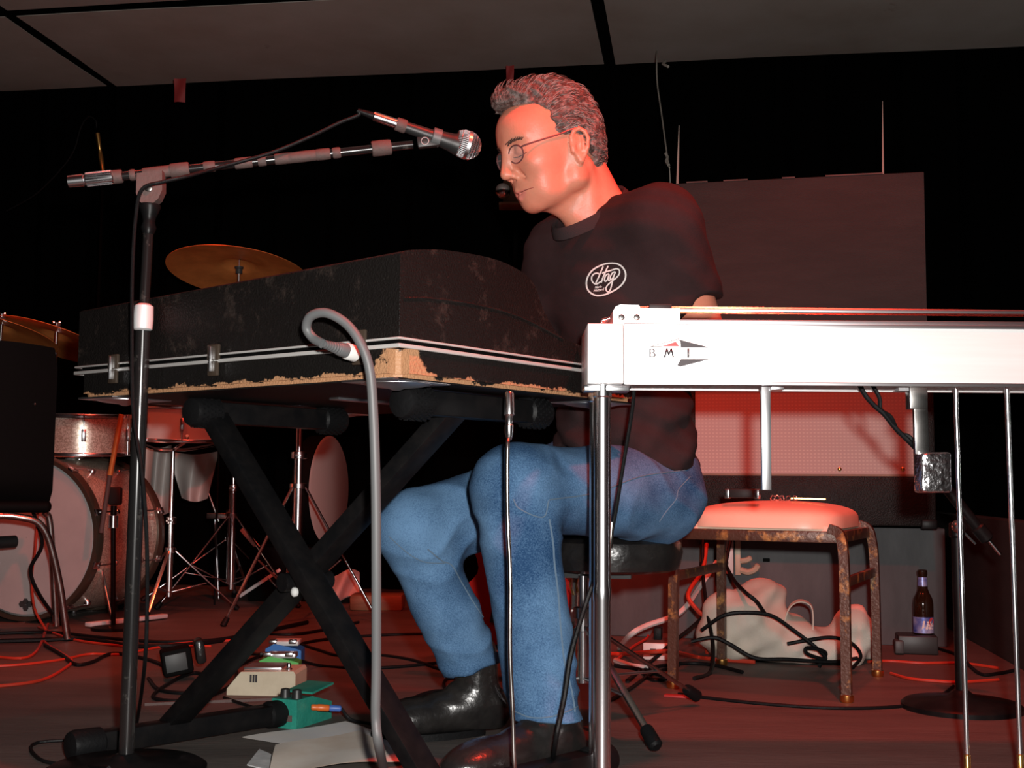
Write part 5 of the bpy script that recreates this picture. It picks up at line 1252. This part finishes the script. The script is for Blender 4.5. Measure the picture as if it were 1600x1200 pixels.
st, b = tripod('snare_stand', 'chrome tripod stand with a basket holding the white snare drum', 263, 958, .60, .25, .22, rot=.5)
for k in range(3):
    a = .9 + 2 * math.pi * k / 3; e = V((math.cos(a), math.sin(a), 0)); bp_ = b + UP * .60
    MB().tube(spline([bp_, bp_ + e * .07 + UP * .004, V((sn.x, sn.y, sn.z - .004)) + e * .165, V((sn.x, sn.y, sn.z + .016)) + e * .188], 4), .006, 8).build('basket_arm', M['chrome'], st)
cst, b = tripod('cymbal_stand', 'tall chrome cymbal stand rising behind the keyboard case', 360, 945, 1.33, .30, .34, rot=-.35)
cyc = at(362, 416, b.y); cyc.x = b.x; 
MB().cyl(V((b.x, b.y, 1.3)), V((b.x, b.y, cyc.z + .07)), .0045, n=10).build('cymbal_rod', M['chrome'], cst)
MB().lathe(V((b.x, b.y, cyc.z - .012)), UP, [(-.02, .004), (-.018, .014), (0, .014), (.004, .018), (.01, .018)], 16).build('felt_seat', M['grey_plastic'], cst)
def cymbal(nm, label, c, r, axis, bell=.25):
    prof = [(.0, r), (.012 * r / .28, r * .8), (.022 * r / .28, r * .55), (.028 * r / .28, r * bell * 1.15), (.033 * r / .28, r * bell), (.047 * r / .28, r * bell * .72), (.055 * r / .28, r * bell * .35), (.057 * r / .28, .006)]
    p2 = [(t + .0016, q) for t, q in prof[::-1]]
    o = MB().lathe(V(c) - V(axis).normalized() * .03, axis, prof + p2 + [prof[0]], 72, False).build(nm, M['bronze'])
    return tag(o, label, 'cymbal')
cymbal('ride_cymbal', 'large bronze cymbal seen from below above the keyboard case', cyc, .285, (.06, .21, 1))
# two cymbals overlapping at the left edge
for (px, py, Y, r, ax, nm, lab) in ((88, 523, 4.98, .25, (.24, .24, 1), 'crash_cymbal', 'tilted bronze cymbal at the left edge, nearer the keyboard case'),
                                   (2, 510, 4.80, .23, (.18, .22, 1), 'splash_cymbal', 'bronze cymbal cut off by the left edge of the view')):
    c = at(px, py, Y); cymbal(nm, lab, c, r, ax)
    b = V((c.x, c.y, 0)); t = thing('cymbal_post', 'chrome post carrying the ' + ('tilted cymbal nearer the keyboard case' if px > 50 else 'cymbal at the far left edge'), 'drum stand', b)
    MB().cyl(b + UP * .004, c + UP * .05, .008, n=10).build('tube', M['chrome'], t)
    MB().lathe(c + UP * .022, V(ax), [(0, .004), (.002, .013), (.012, .014), (.014, .010), (.026, .010), (.028, .004)], 14).build('felt_and_nut', M['tape_cloth'], t)
    for s in (-1, 1): MB().sphere(c + UP * .052 + V((s * .012, 0, 0)), .007, 8).build('wing', M['chrome'], t)
    for k in range(3):
        a = 1 + 2.09 * k; MB().cyl(b + UP * .2, b + V((math.cos(a) * .22, math.sin(a) * .22, .008)), .006, n=8).build('leg', M['chrome'], t)
hs, b = tripod('hi_hat_stand', 'low chrome stand with bright folding legs beside the black X stand', 356, 935, .46, .34, .235, rot=-.55, thick=.010)
for a, b2, w in ((at(378, 826, b.y - .1), at(438, 898, b.y - .1), .022), (at(374, 932, b.y - .12), at(438, 890, b.y - .12), .014)):
    MB().bar(a, b2, w, .006, (0, 1, 0), .002).build('pedal_strut', M['aluminium_plate'], hs)
MB().cyl(at(322, 760, b.y), at(342, 815, b.y), .006).build('hanging_rod', M['chrome_dirty'], hs)
MB().box(at(340, 806, b.y), (.045, .01, .012), None, .003).build('clamp', M['chrome_dirty'], hs)
MB().cyl(at(336, 812, b.y), at(342, 945, b.y), .006).build('second_tube', M['chrome'], hs)
t4, b = tripod('tripod_stand', 'chrome tripod stand standing in front of the upright white drum', 462, 968, .74, .30, .46, rot=-.2, thick=.0165)
# upright white drum lying on its rim
uc = at(450, 748, 5.12); ud_ = thing('upright_drum', 'white drum standing on its rim behind the chrome tripod stand', 'drum', (uc.x, uc.y, 0))
uax = (V((.945, -.21, 0))).normalized(); Ru = .225; uc.z = Ru + .008 + .22
MB().lathe(uc, uax, [(.11, Ru), (.18, Ru)], 48, False).build('shell', M['black'], ud_)
hv = V((-.93, -.36, 0)).normalized()
MB().lathe(uc, uax, [(.19, .001), (.19, Ru - .01), (.184, Ru)], 48, False).build('head', M['white_shell'], ud_)
MB().lathe(uc, uax, [(.11, .001), (.11, Ru)], 48, False).build('back_head', M['black'], ud_)
MB().box(V((uc.x, uc.y, .11)), (.13, .12, .11), None, .006).build('riser_block', M['black'], ud_)
# white cloth hanging behind the snare stand
def towel(px0, px1, y0, y1, Y, lab, tip=.35):
    def f(a, b):
        x = px0 + (px1 - px0) * (a * (1 - tip * b) + tip * b * .55); y = y0 + (y1 - y0) * b + 6 * math.sin(a * 3)
        return at(x, y, Y + .025 * math.sin(a * 9 + b * 2))
    m = MB().grid(f, 18, 12); n_ = len(m.v); m.v += [p + V((0, .004, 0)) for p in m.v]; m.f += [tuple(q + n_ for q in ff) for ff in list(m.f)]
    return tag(m.build('hanging_towel', M['white_shell'], None, 60), lab, 'towel')
towel(222, 268, 694, 800, 4.80, 'white towel hanging beside the bass drum under the snare', .2)
towel(262, 342, 704, 778, 4.86, 'white towel hanging right of the snare stand', .5)
tag(MB().cyl(at(342, 692, 4.84), V((at(342, 692, 4.84).x, 4.84, 0)), .004, n=6).tube([at(215, 690, 4.84), at(345, 698, 4.84)], .006, 8).build('towel_rail', M['black_metal']), 'thin dark rail holding the towels under the snare drum', 'rail')
# short stand with the clip microphone at the bass drum, orange light put into the boom's colour
ss_b = fl(177, 984); ss = thing('short_microphone_stand', 'short stand with a chrome clutch and orange-lit boom beside the bass drum', 'microphone stand', ss_b)
MB().lathe(ss_b, UP, [(0, .07), (.01, .07), (.016, .02)], 24).build('base', M['black_metal'], ss)
tp = at(177, 815, ss_b.y); MB().cyl(ss_b, tp, .008, n=12).build('pole', M['black_metal'], ss)
MB().lathe(tp - UP * .022, UP, [(0, .012), (.002, .015), (.042, .015), (.044, .012)], 16).build('clutch', M['chrome'], ss)
MB().cyl(tp, at(178, 790, ss_b.y), .010).build('upper_pole', M['black_metal'], ss)
MB().box(at(180, 775, ss_b.y), (.022, .014, .03), None, .008).build('swivel', M['dark_plastic'], ss)
MB().cyl(at(190, 648, ss_b.y - .06), at(172, 742, ss_b.y - .03), .0085).build('boom', M['bronze'], ss)
MB().cyl(at(172, 742, ss_b.y - .03), at(158, 832, ss_b.y), .0075).build('boom_tail', M['tape_cloth'], ss)
pb = fl(135, 972); tag(MB().bar(fl(137, 976, .012), fl(258, 962, .012), .03, .014, bev=.003).build('pedal_base_bar', M['aluminium_plate']), 'bright metal base bar lying on the floor beside the bass drum', 'metal bar')
# overhead pencil microphone, its orange light painted in as brass, with its thin cable
oh = thing('overhead_microphone', 'slim orange-lit microphone upright at the top left on a thin arm', 'microphone', V((at(158, 265, 5.0).x, 5.0, 0)))
MB().lathe(at(161, 268, 5.0), at(151, 200, 5.0) - at(161, 268, 5.0), [(0, .010), (.07, .0105), (.073, .009), (.095, .009), (.098, .0105), (.165, .010), (.167, .006)], 14).build('body', M['brass'], oh)
MB().cyl(V((at(161, 268, 5.0).x, 5.0, 0)), at(161, 268, 5.0), .006, n=8).build('post', M['curtain'], oh)
MB().tube(spline([at(151, 200, 5.0), at(149, 188, 5.0), at(138, 183, 5.02), at(126, 200, 5.04), at(110, 245, 5.06), at(60, 300, 5.1), at(10, 330, 5.15)]), .003, 6).build('lead', M['black_rubber'], oh)

# ================================================================ PEDALS, PAPERS AND LITTER ON THE FLOOR
def basis(a, b):
    d = (b - a); d.z = 0; d.normalize(); return d, V((-d.y, d.x, 0)), UP
gA = fl(425, 1137); gB = fl(463, 1139); AXg = (V((.92, .38, 0)).normalized(), V((-.38, .92, 0)).normalized(), UP)
g = thing('green_effect_pedal', 'dark green effect pedal with two black knobs beside the paper sheets', 'effect pedal', fl(455, 1137))
d1 = (fl(463, 1140) - fl(424, 1136)); d1.z = 0; W_ = d1.length; d1.normalize(); d2 = V((-d1.y, d1.x, 0)); gc0 = fl(463, 1140)
d2 = (fl(518, 1122) - gc0); d2.z = 0; D_ = d2.length; d2.normalize()
hg = .056
q = lambda a, b, z: gc0 - d1 * a + d2 * b + UP * z
m = MB().add([q(0, 0, 0), q(W_, 0, 0), q(W_, D_, 0), q(0, D_, 0), q(0, 0, hg), q(W_, 0, hg), q(W_, D_ * .42, hg), q(0, D_ * .42, hg), q(W_, D_, hg * .62), q(0, D_, hg * .62)],
             [(0, 1, 2, 3), (0, 4, 5, 1), (4, 7, 6, 5), (7, 9, 8, 6), (9, 3, 2, 8), (0, 3, 9, 7, 4), (1, 5, 6, 8, 2)])
bdy = m.build('body', M['green_pedal'], g, 30)
tr = MB().add([q(-.002, D_ * .40, hg + .004), q(W_ + .002, D_ * .40, hg + .004), q(W_ + .002, D_ * 1.02, hg + .012), q(-.002, D_ * 1.02, hg + .012), q(-.002, D_ * .40, hg + .008), q(W_ + .002, D_ * .40, hg + .008), q(W_ + .002, D_ * 1.02, hg + .016), q(-.002, D_ * 1.02, hg + .016)],
              [(0, 1, 2, 3), (4, 7, 6, 5), (0, 4, 5, 1), (1, 5, 6, 2), (2, 6, 7, 3), (3, 7, 4, 0)]).build('treadle', M['green_pedal'], g, 30)
for a in (.25, .72):
    kn = MB().lathe(q(W_ * a, D_ * .17, hg), UP, [(0, .011), (.002, .0105), (.016, .009), (.017, .006)], 16).build('knob', M['dark_plastic'], g)
n1 = d1.cross(UP); n1 = n1 if n1.y < 0 else -n1
MB().box(q(W_ * .62, -.001, .024), (.008, .001, .008), (d1, n1, UP)).build('power_jack', M['dark_plastic'], g)
MB().box(q(W_ * .30, -.001, .020), (.007, .001, .006), (d1, n1, UP)).build('socket_tag', M['tape_cloth'], g)
jx = q(-.004, D_ * .35, .036); jd = (at(532, 1126, 2.3) - at(488, 1116, 2.3)).normalized(); jd = (-d1 * .75 + d2 * .9).normalized() if False else (-d1 + d2 * .25).normalized()
jd = V((.97, .22, -.08)).normalized()
gpl = thing('patch_cable', 'black patch cable with orange and blue plug in the dark green pedal', 'cable', fl(560, 1135))
MB().lathe(jx, jd, [(0, .004), (.002, .006), (.012, .006), (.014, .007), (.034, .0065), (.036, .005)], 12).build('plug', M['orange_plastic'], gpl)
MB().lathe(jx + jd * .036, jd, [(0, .0055), (.002, .0065), (.022, .006), (.024, .004)], 12).build('boot', M['blue_plastic'], gpl)
e = jx + jd * .06
MB().tube(spline([e, fl(548, 1124, .01), fl(575, 1130, .006), fl(620, 1136, .006), fl(680, 1118, .006), fl(740, 1120, .006)]), .0032, 8).build('cord', M['black_rubber'], gpl)

cpd = thing('cream_effect_pedal', 'cream wedge effect pedal with three slots, behind the green pedal', 'effect pedal', fl(405, 1087))
c0_, c1_ = fl(354, 1086), fl(461, 1088); d1 = (c1_ - c0_); d1.z = 0; W_ = d1.length; d1.normalize(); d2 = V((-d1.y, d1.x, 0))
q = lambda a, b, z: V((c0_.x, c0_.y, 0)) + d1 * a + d2 * b + UP * z
zz = [(0, .0), (W_, .0), (W_, .048), (W_ * .97, .055), (W_ * .2, .052), (W_ * .16, .045), (0, .014)]
MB().prism([q(a, 0, z) for a, z in zz], d2 * .11).build('body', M['cream_pedal'], cpd, 30)
for k in (.35, .39, .43): MB().box(q(W_ * k, -.0005, .038), (.0022, .001, .0085), (d1, d2, UP)).build('slot', M['print_black'], cpd)
MB().box(q(W_ * .5, .05, .058), (W_ * .28, .04, .004), (d1, d2, UP), .002).build('top_plate', M['aluminium'], cpd)
MB().lathe(q(W_ * .87, .02, .055), UP, [(0, .008), (.004, .008), (.005, .005), (.014, .005), (.016, .004)], 12).build('footswitch', M['chrome'], cpd)
for nm, lab, px0, px1, py, h0, mt, mt2, dp in (('bright_green_pedal', 'bright green effect pedal with silver plates behind the cream pedal', 404, 466, 1062, .056, 'green_bright', 'aluminium', .06),
                                      ('blue_effect_pedal', 'blue and white effect pedal at the back of the pedal group', 414, 470, 1044, .062, 'blue_pedal', 'white_plastic', .08)):
    c0_, c1_ = fl(px0, py), fl(px1, py); t = thing(nm, lab, 'effect pedal', (c0_ + c1_) / 2); d1 = (c1_ - c0_); W_ = d1.length; d1.normalize(); d2 = V((-d1.y, d1.x, 0))
    q = lambda a, b, z: V((c0_.x, c0_.y, 0)) + d1 * a + d2 * b + UP * z
    MB().prism([q(0, 0, 0), q(W_, 0, 0), q(W_, 0, h0 * .72), q(W_ * .85, 0, h0 * .8), q(W_ * .25, 0, h0), q(0, 0, h0 * .8)], d2 * dp).build('body', M[mt], t, 30)
    MB().box(q(W_ * .55, dp * .5, h0 * 1.0), (W_ * .36, dp * .42, .006), (d1, d2, UP), .002).build('top_plate', M[mt2], t)
    for k in (.2, .75): MB().box(q(W_ * k, dp * .1, h0 * 1.08), (.010, .010, .005), (d1, d2, UP), .002).build('silver_tab', M['chrome'], t)
    MB().lathe(q(W_ * .02, dp * .5, h0 * .5), -d1, [(0, .007), (.02, .007), (.022, .004)], 10).build('side_plug', M['dark_plastic'], t)
pb_ = fl(300, 1098); pbt = thing('pedal_board', 'thin dark plank with a pale front edge under the cream pedal', 'board', pb_)
c0_, c1_ = fl(226, 1102), fl(470, 1092); d1 = (c1_ - c0_); d1.z = 0; W_ = d1.length; d1.normalize(); d2 = V((-d1.y, d1.x, 0))
MB().box((c0_ + c1_) / 2 - d2 * .002 + UP * .003, (W_ / 2, .006, .003), (d1, d2, UP)).build('edge_strip', M['tape_cloth'], pbt)
MB().box((c0_ + c1_) / 2 + d2 * .012 + UP * .0015, (W_ / 2, .010, .0015), (d1, d2, UP)).build('plank', M['board'], pbt)
ba = thing('black_adapter', 'black box with a grey face lying tilted among the cables', 'adapter', fl(275, 1060))
axb = (V((.86, .3, .16)).normalized(), V((-.3, .95, .0)).normalized(), V((-.16, -.05, .98)).normalized()); axb = (axb[0], axb[2].cross(axb[0]).normalized(), axb[2])
cB = fl(275, 1062); cB.z = .046
MB().box(cB, (.036, .035, .032), axb, .007).build('body', M['black'], ba)
MB().box(cB - axb[1] * .035 - axb[0] * .003, (.025, .0015, .021), axb, .001).build('face', M['grey_plastic'], ba)
MB().box(cB + axb[0] * .055 + UP * .012, (.012, .028, .03), axb, .008).build('lid', M['leather'], ba)
# papers
def sheet_(nm, lab, corners, mt, curl=.004, h0=.002):
    P_ = [fl(*c) for c in corners]
    def f(a, b):
        p = P_[0].lerp(P_[1], a).lerp(P_[3].lerp(P_[2], a), b); return p + UP * (h0 + curl * (math.sin(a * 7 + b * 4) * .5 + .5) * (.4 + b * .6))
    m = MB().grid(f, 16, 10); n_ = len(m.v); m.v += [p - UP * .0012 for p in m.v]; m.f += [tuple(qq + n_ for qq in ff) for ff in list(m.f)]
    return tag(m.build(nm, M[mt], None, 60), lab, 'paper')
sheet_('paper_sheet', 'pale grey creased paper sheet on the floor behind the grey cable', [(378, 1154), (540, 1130), (625, 1160), (600, 1196)], 'paper', .006)
sheet_('paper_sheet', 'tan creased paper sheet lying in front of the pale sheet', [(430, 1172), (560, 1150), (640, 1196), (420, 1216)], 'paper_tan', .007, .008)
tag(MB().prism([fl(386, 1196), fl(405, 1172), fl(424, 1180), fl(420, 1205)], (0, 0, .002)).build('tape_piece', M['gaffer']), 'shiny silver tape stuck to the floor beside the papers', 'tape')
tag(MB().prism([fl(705, 1203), fl(722, 1186), fl(738, 1188), fl(730, 1206)], (0, 0, .002)).build('tape_piece', M['gaffer']), "scrap of silver tape on the floor in front of the man's boot", 'tape')
# pale rag behind the X stand, pink light mixed into the cloth colour
rg = fl(540, 938)
def rag(a, b): return at(503 + 58 * a, 895 + 42 * b + 6 * math.sin(a * 6), 5.0 - .12 * b + .05 * math.sin(a * 7 + b * 3))
m = MB().grid(rag, 14, 10); n_ = len(m.v); m.v += [p + V((0, .02, -.004)) for p in m.v]; m.f += [tuple(qq + n_ for qq in ff) for ff in list(m.f)]
tag(m.build('crumpled_rag', M['pink_lit_cloth'], None, 60), 'crumpled pale rag on the floor behind the crossing of the X stand', 'rag')
m = MB().box(fl(590, 940, .03), (.10, .06, .03), None, .01); tag(m.build('cardboard_piece', M['wood'], None), 'brown box lying behind the grey cable near the crumpled rag', 'box')
# red guitar behind the man
gt = fl(790, 965); gt = V((.02, 3.05, 0)); gz = thing('red_guitar', "glossy red electric guitar on a stand seen between the man's legs", 'guitar', gt)
gx = V((.93, -.36, 0)); gy = V((.0, 0, 1)); gn = V((-.36, -.93, 0))
out = [(0, 0), (.09, .0), (.15, .04), (.165, .11), (.14, .17), (.115, .21), (.13, .26), (.165, .31), (.15, .35), (.11, .345), (.07, .30), (.02, .295), (-.03, .30), (-.06, .36), (-.10, .36), (-.125, .31), (-.10, .25), (-.095, .20), (-.135, .15), (-.15, .09), (-.12, .03), (-.06, 0)]
so_ = spline([V((x, y, 0)) for x, y in out], 3, True)
q = lambda x, y, n: gt + gx * x + UP * (y * .85 + .09) + gn * n + V((.0, .12, 0)) * (y * .6)
gb_ = MB().prism([q(p.x, p.y, 0) for p in so_], gn * .04).build('body', M['red_lacquer'], gz, 30)
MB().prism([q(-.06, .06, .0415), q(.06, .06, .0415), (q(.07, .2, .0415)), q(-.03, .24, .0415)], gn * .002).build('pickguard', M['dark_plastic'], gz)
MB().bar(q(.01, .24, .045), q(.01, .55, .045), .05, .02, gn).build('neck', M['wood'], gz)
for k in range(6): MB().cyl(q(-.012 + k * .009, .08, .05), q(-.008 + k * .0075, .55, .058), .0006, n=5).build('string', M['brass'], gz)
for s in (-1, 1): MB().cyl(q(s * .08, .03, -.06), V((q(s * .12, 0, .06).x, q(s * .12, 0, .06).y, .004)), .007, n=8).build('stand_leg', M['black_metal'], gz)
MB().bar(q(-.1, -.01, .0), q(.1, -.01, .0), .07, .012).build('stand_cradle', M['black_rubber'], gz)

# ================================================================ CABLES ON THE FLOOR
def cable(lab, pts, r=.0042, mt='black_rubber', cat='cable', nm='floor_cable', h=None):
    P_ = []
    for p in pts: P_.append(fl(p[0], p[1], p[2] if len(p) > 2 else r) if len(p) < 4 else at(p[0], p[1], p[3]))
    tag(MB().tube(spline(P_, 7), r, 7).build(nm, M[mt]), lab, cat)
cable('red cable looping on the floor at the far left, in front of the bass drum', [(-20, 1026), (50, 1024), (75, 975), (68, 1000, .004), (95, 1020), (112, 1032), (100, 1045), (60, 1064), (-20, 1074)], .004, 'red_cable')
cable('dark red cable running from the left edge past the taped stand', [(-20, 1042), (40, 1038), (100, 1030), (140, 1022), (190, 1022), (260, 1010), (330, 1010)], .0036, 'red_cable')
cable('black cable winding on the floor left of the taped stand', [(70, 1008), (95, 1022), (118, 1038), (145, 1034), (165, 1024), (185, 1021), (230, 1030), (262, 1042)], .005)
cable('bundle of black cable along the floor below the bass drum', [(-20, 1002), (60, 1000), (130, 998), (200, 1008), (280, 1008), (360, 998), (420, 985), (480, 972)], .007)
cable('second black cable behind the first, below the drum pedals', [(-20, 990), (80, 988), (160, 996), (240, 1002), (330, 1000), (400, 990), (470, 990), (560, 972)], .005)
cable('brown cable curving below the white drum head', [(60, 980), (110, 998), (160, 1006), (220, 1010), (300, 1004), (380, 1000)], .004, 'red_cable')
cable('black cable hanging from the left chair down past the drum head', [(52, 800, 0, 3.85), (66, 850, 0, 3.86), (48, 890, 0, 3.88), (62, 930, 0, 3.92), (95, 975)], .006)
cable('thin brown cable hanging in front of the white drum head', [(60, 770, 0, 3.9), (56, 850, 0, 3.92), (50, 900, 0, 3.95), (54, 950, 0, 3.97), (72, 985)], .004, 'red_cable')
cable('black pedal cable running right from the blue pedal under the jeans', [(468, 1032, .03), (500, 1040), (560, 1044), (620, 1042), (680, 1036), (730, 1030)], .004)
cable('black cable curving behind the pedals to the right', [(462, 1004), (500, 1016), (530, 1024), (580, 1022), (640, 1030), (690, 1046), (735, 1056)], .004)
cable('looped black cable on the floor left of the far boot', [(735, 1060), (700, 1060), (695, 1074), (720, 1080), (680, 1080), (645, 1092), (650, 1108), (700, 1112), (760, 1104)], .004)
cable('black cable from the cream pedal toward the green pedal', [(350, 1090), (380, 1100), (410, 1108), (440, 1104, .03)], .0035)
cable('black coil of cables beside the black adapter', [(232, 1060), (250, 1078), (300, 1082), (340, 1072), (330, 1058), (300, 1052), (260, 1070), (240, 1090), (290, 1094), (350, 1078), (370, 1052), (352, 1022), (410, 1022)], .0045)
cable('dark cable lying along the stage behind the X stand foot', [(350, 1050), (420, 1020), (500, 1000), (600, 992), (700, 990)], .0045)
# behind the stool
cable('white cable sagging from the outlet to the floor behind the chrome leg', [(1120, 878, 0, 3.72), (1095, 915, 0, 3.64), (1072, 948, 0, 3.5), (1050, 964, 0, 3.45), (1010, 978, 0, 3.40), (985, 992, 0, 3.38), (968, 1012)], .008, 'white_plastic')
cable('orange extension cord hanging from the outlet behind the stool leg', [(1104, 850, 0, 3.68), (1098, 890, 0, 3.6), (1080, 918, 0, 3.5), (1076, 935, 0, 3.46), (1092, 956, 0, 3.45), (1110, 975, 0, 3.45), (1105, 1020)], .0062, 'red_cable')
cable('orange cord running along the floor past the power strip', [(950, 1022), (975, 1022), (1010, 1019, .05), (1050, 1018, .05), (1085, 1026), (1115, 1030), (1180, 1034)], .006, 'red_cable')
cable('thin orange loop of cord behind the chrome throne', [(948, 984), (975, 980), (1005, 985), (1012, 996), (990, 1010), (965, 1030)], .0045, 'red_cable')
cable('black cable arching over the canvas tote bag', [(1096, 985, 0, 3.30), (1130, 962, 0, 3.27), (1165, 957, 0, 3.26), (1205, 962, 0, 3.26), (1240, 985, 0, 3.26), (1275, 1012, 0, 3.25), (1290, 1030, 0, 3.25), (1262, 1022, 0, 3.24), (1262, 1012, 0, 3.24), (1290, 1020, 0, 3.25), (1280, 1042)], .0052)
cable('black cable from the outlet down onto the tote bag', [(1135, 885, 0, 3.66), (1148, 908, 0, 3.5), (1165, 926, 0, 3.34), (1182, 940, 0, 3.32), (1196, 960, 0, 3.28)], .0055)
cable('straight black cable hanging from the outlet between the stool legs', [(1098, 838, 0, 3.66), (1098, 895, 0, 3.6), (1106, 960, 0, 3.4), (1114, 1010, 0, 3.3), (1110, 1050), (1085, 1060)], .0055)
cable('slanting black cable from the outlet down behind the stool', [(1142, 842, 0, 3.66), (1130, 900, 0, 3.6), (1120, 940, 0, 3.55), (1090, 972, 0, 3.45), (1050, 1005, .06), (1010, 1040), (980, 1064)], .0055)
cable('black cable low along the front of the tote bag', [(1080, 1002, 0, 3.28), (1115, 996, 0, 3.27), (1140, 1006, 0, 3.26), (1180, 1028, 0, 3.24), (1230, 1030, 0, 3.24), (1300, 1034, 0, 3.25), (1340, 1028, 0, 3.26)], .005)
cable('black cable draped over the right end of the tote bag', [(1230, 1006, 0, 3.28), (1262, 1000, 0, 3.27), (1300, 996, 0, 3.27), (1330, 1005, 0, 3.27), (1345, 1025, 0, 3.28), (1332, 1044)], .005)
cable('black tangle of cable on the floor left of the stool', [(960, 1040), (1000, 1046), (1040, 1058), (1020, 1062), (1005, 1048), (1035, 1040), (1080, 1036), (1120, 1040), (1160, 1050)], .005)
cable('long thin black cable running along the floor under the stool to the low stand', [(1060, 1084), (1120, 1092), (1200, 1100), (1300, 1106), (1400, 1104), (1460, 1092), (1490, 1072)], .0038)
cable('black cable on the floor by the drum throne leg', [(950, 1096), (985, 1076), (1020, 1052), (1060, 1040)], .0045)
cable('pale grey cable lying left of the power strip', [(962, 1032), (985, 1040), (1010, 1044)], .008, 'white_plastic')
cable('red cord lying right of the tote bag', [(1356, 1034), (1390, 1033), (1440, 1036), (1500, 1036), (1560, 1044)], .004, 'red_cable')
cable('second red cord nearer the round stand base', [(1392, 1052), (1420, 1060), (1460, 1064), (1500, 1066), (1560, 1062)], .004, 'red_cable')
cable('black cable between the adapter box and the low stand', [(1400, 1018), (1440, 1008), (1475, 1016), (1500, 1026), (1530, 1052), (1560, 1052), (1590, 1046)], .0045)
tag(MB().box(fl(1062, 1088, .003), (.035, .011, .0025), (V((.93, -.36, 0)), V((.36, .93, 0)), UP), .001).build('red_tape_strip', M['red_tape']), 'strip of red tape on the floor under the stool foot', 'tape')
# pick guard tag hanging behind the near leg
tt = thing('guitar_headstock_stand', "small brown padded neck rest with wire hooks beside the man's near shin", 'stand', V((.135, 2.75, 0)))
MB().lathe(at(900, 885, 2.75), (0, -1, 0), [(-.008, .026), (.0, .028), (.008, .026)], 20).build('pad', M['tape_cloth'], tt)
for dx in (-4, 6): MB().tube(spline([at(897 + dx, 905, 2.75), at(895 + dx, 915, 2.75), at(900 + dx, 930, 2.75)]), .0018, 6).build('wire_hook', M['brass'], tt)
MB().cyl(V((.135, 2.76, 0)), at(900, 885, 2.76), .008, n=8).build('post', M['chrome_dirty'], tt)
tg = at(899, 962, 2.72); MB().box(tg, (.010, .003, .013), None, .001).build('white_tag', M['white_plastic'], tt)
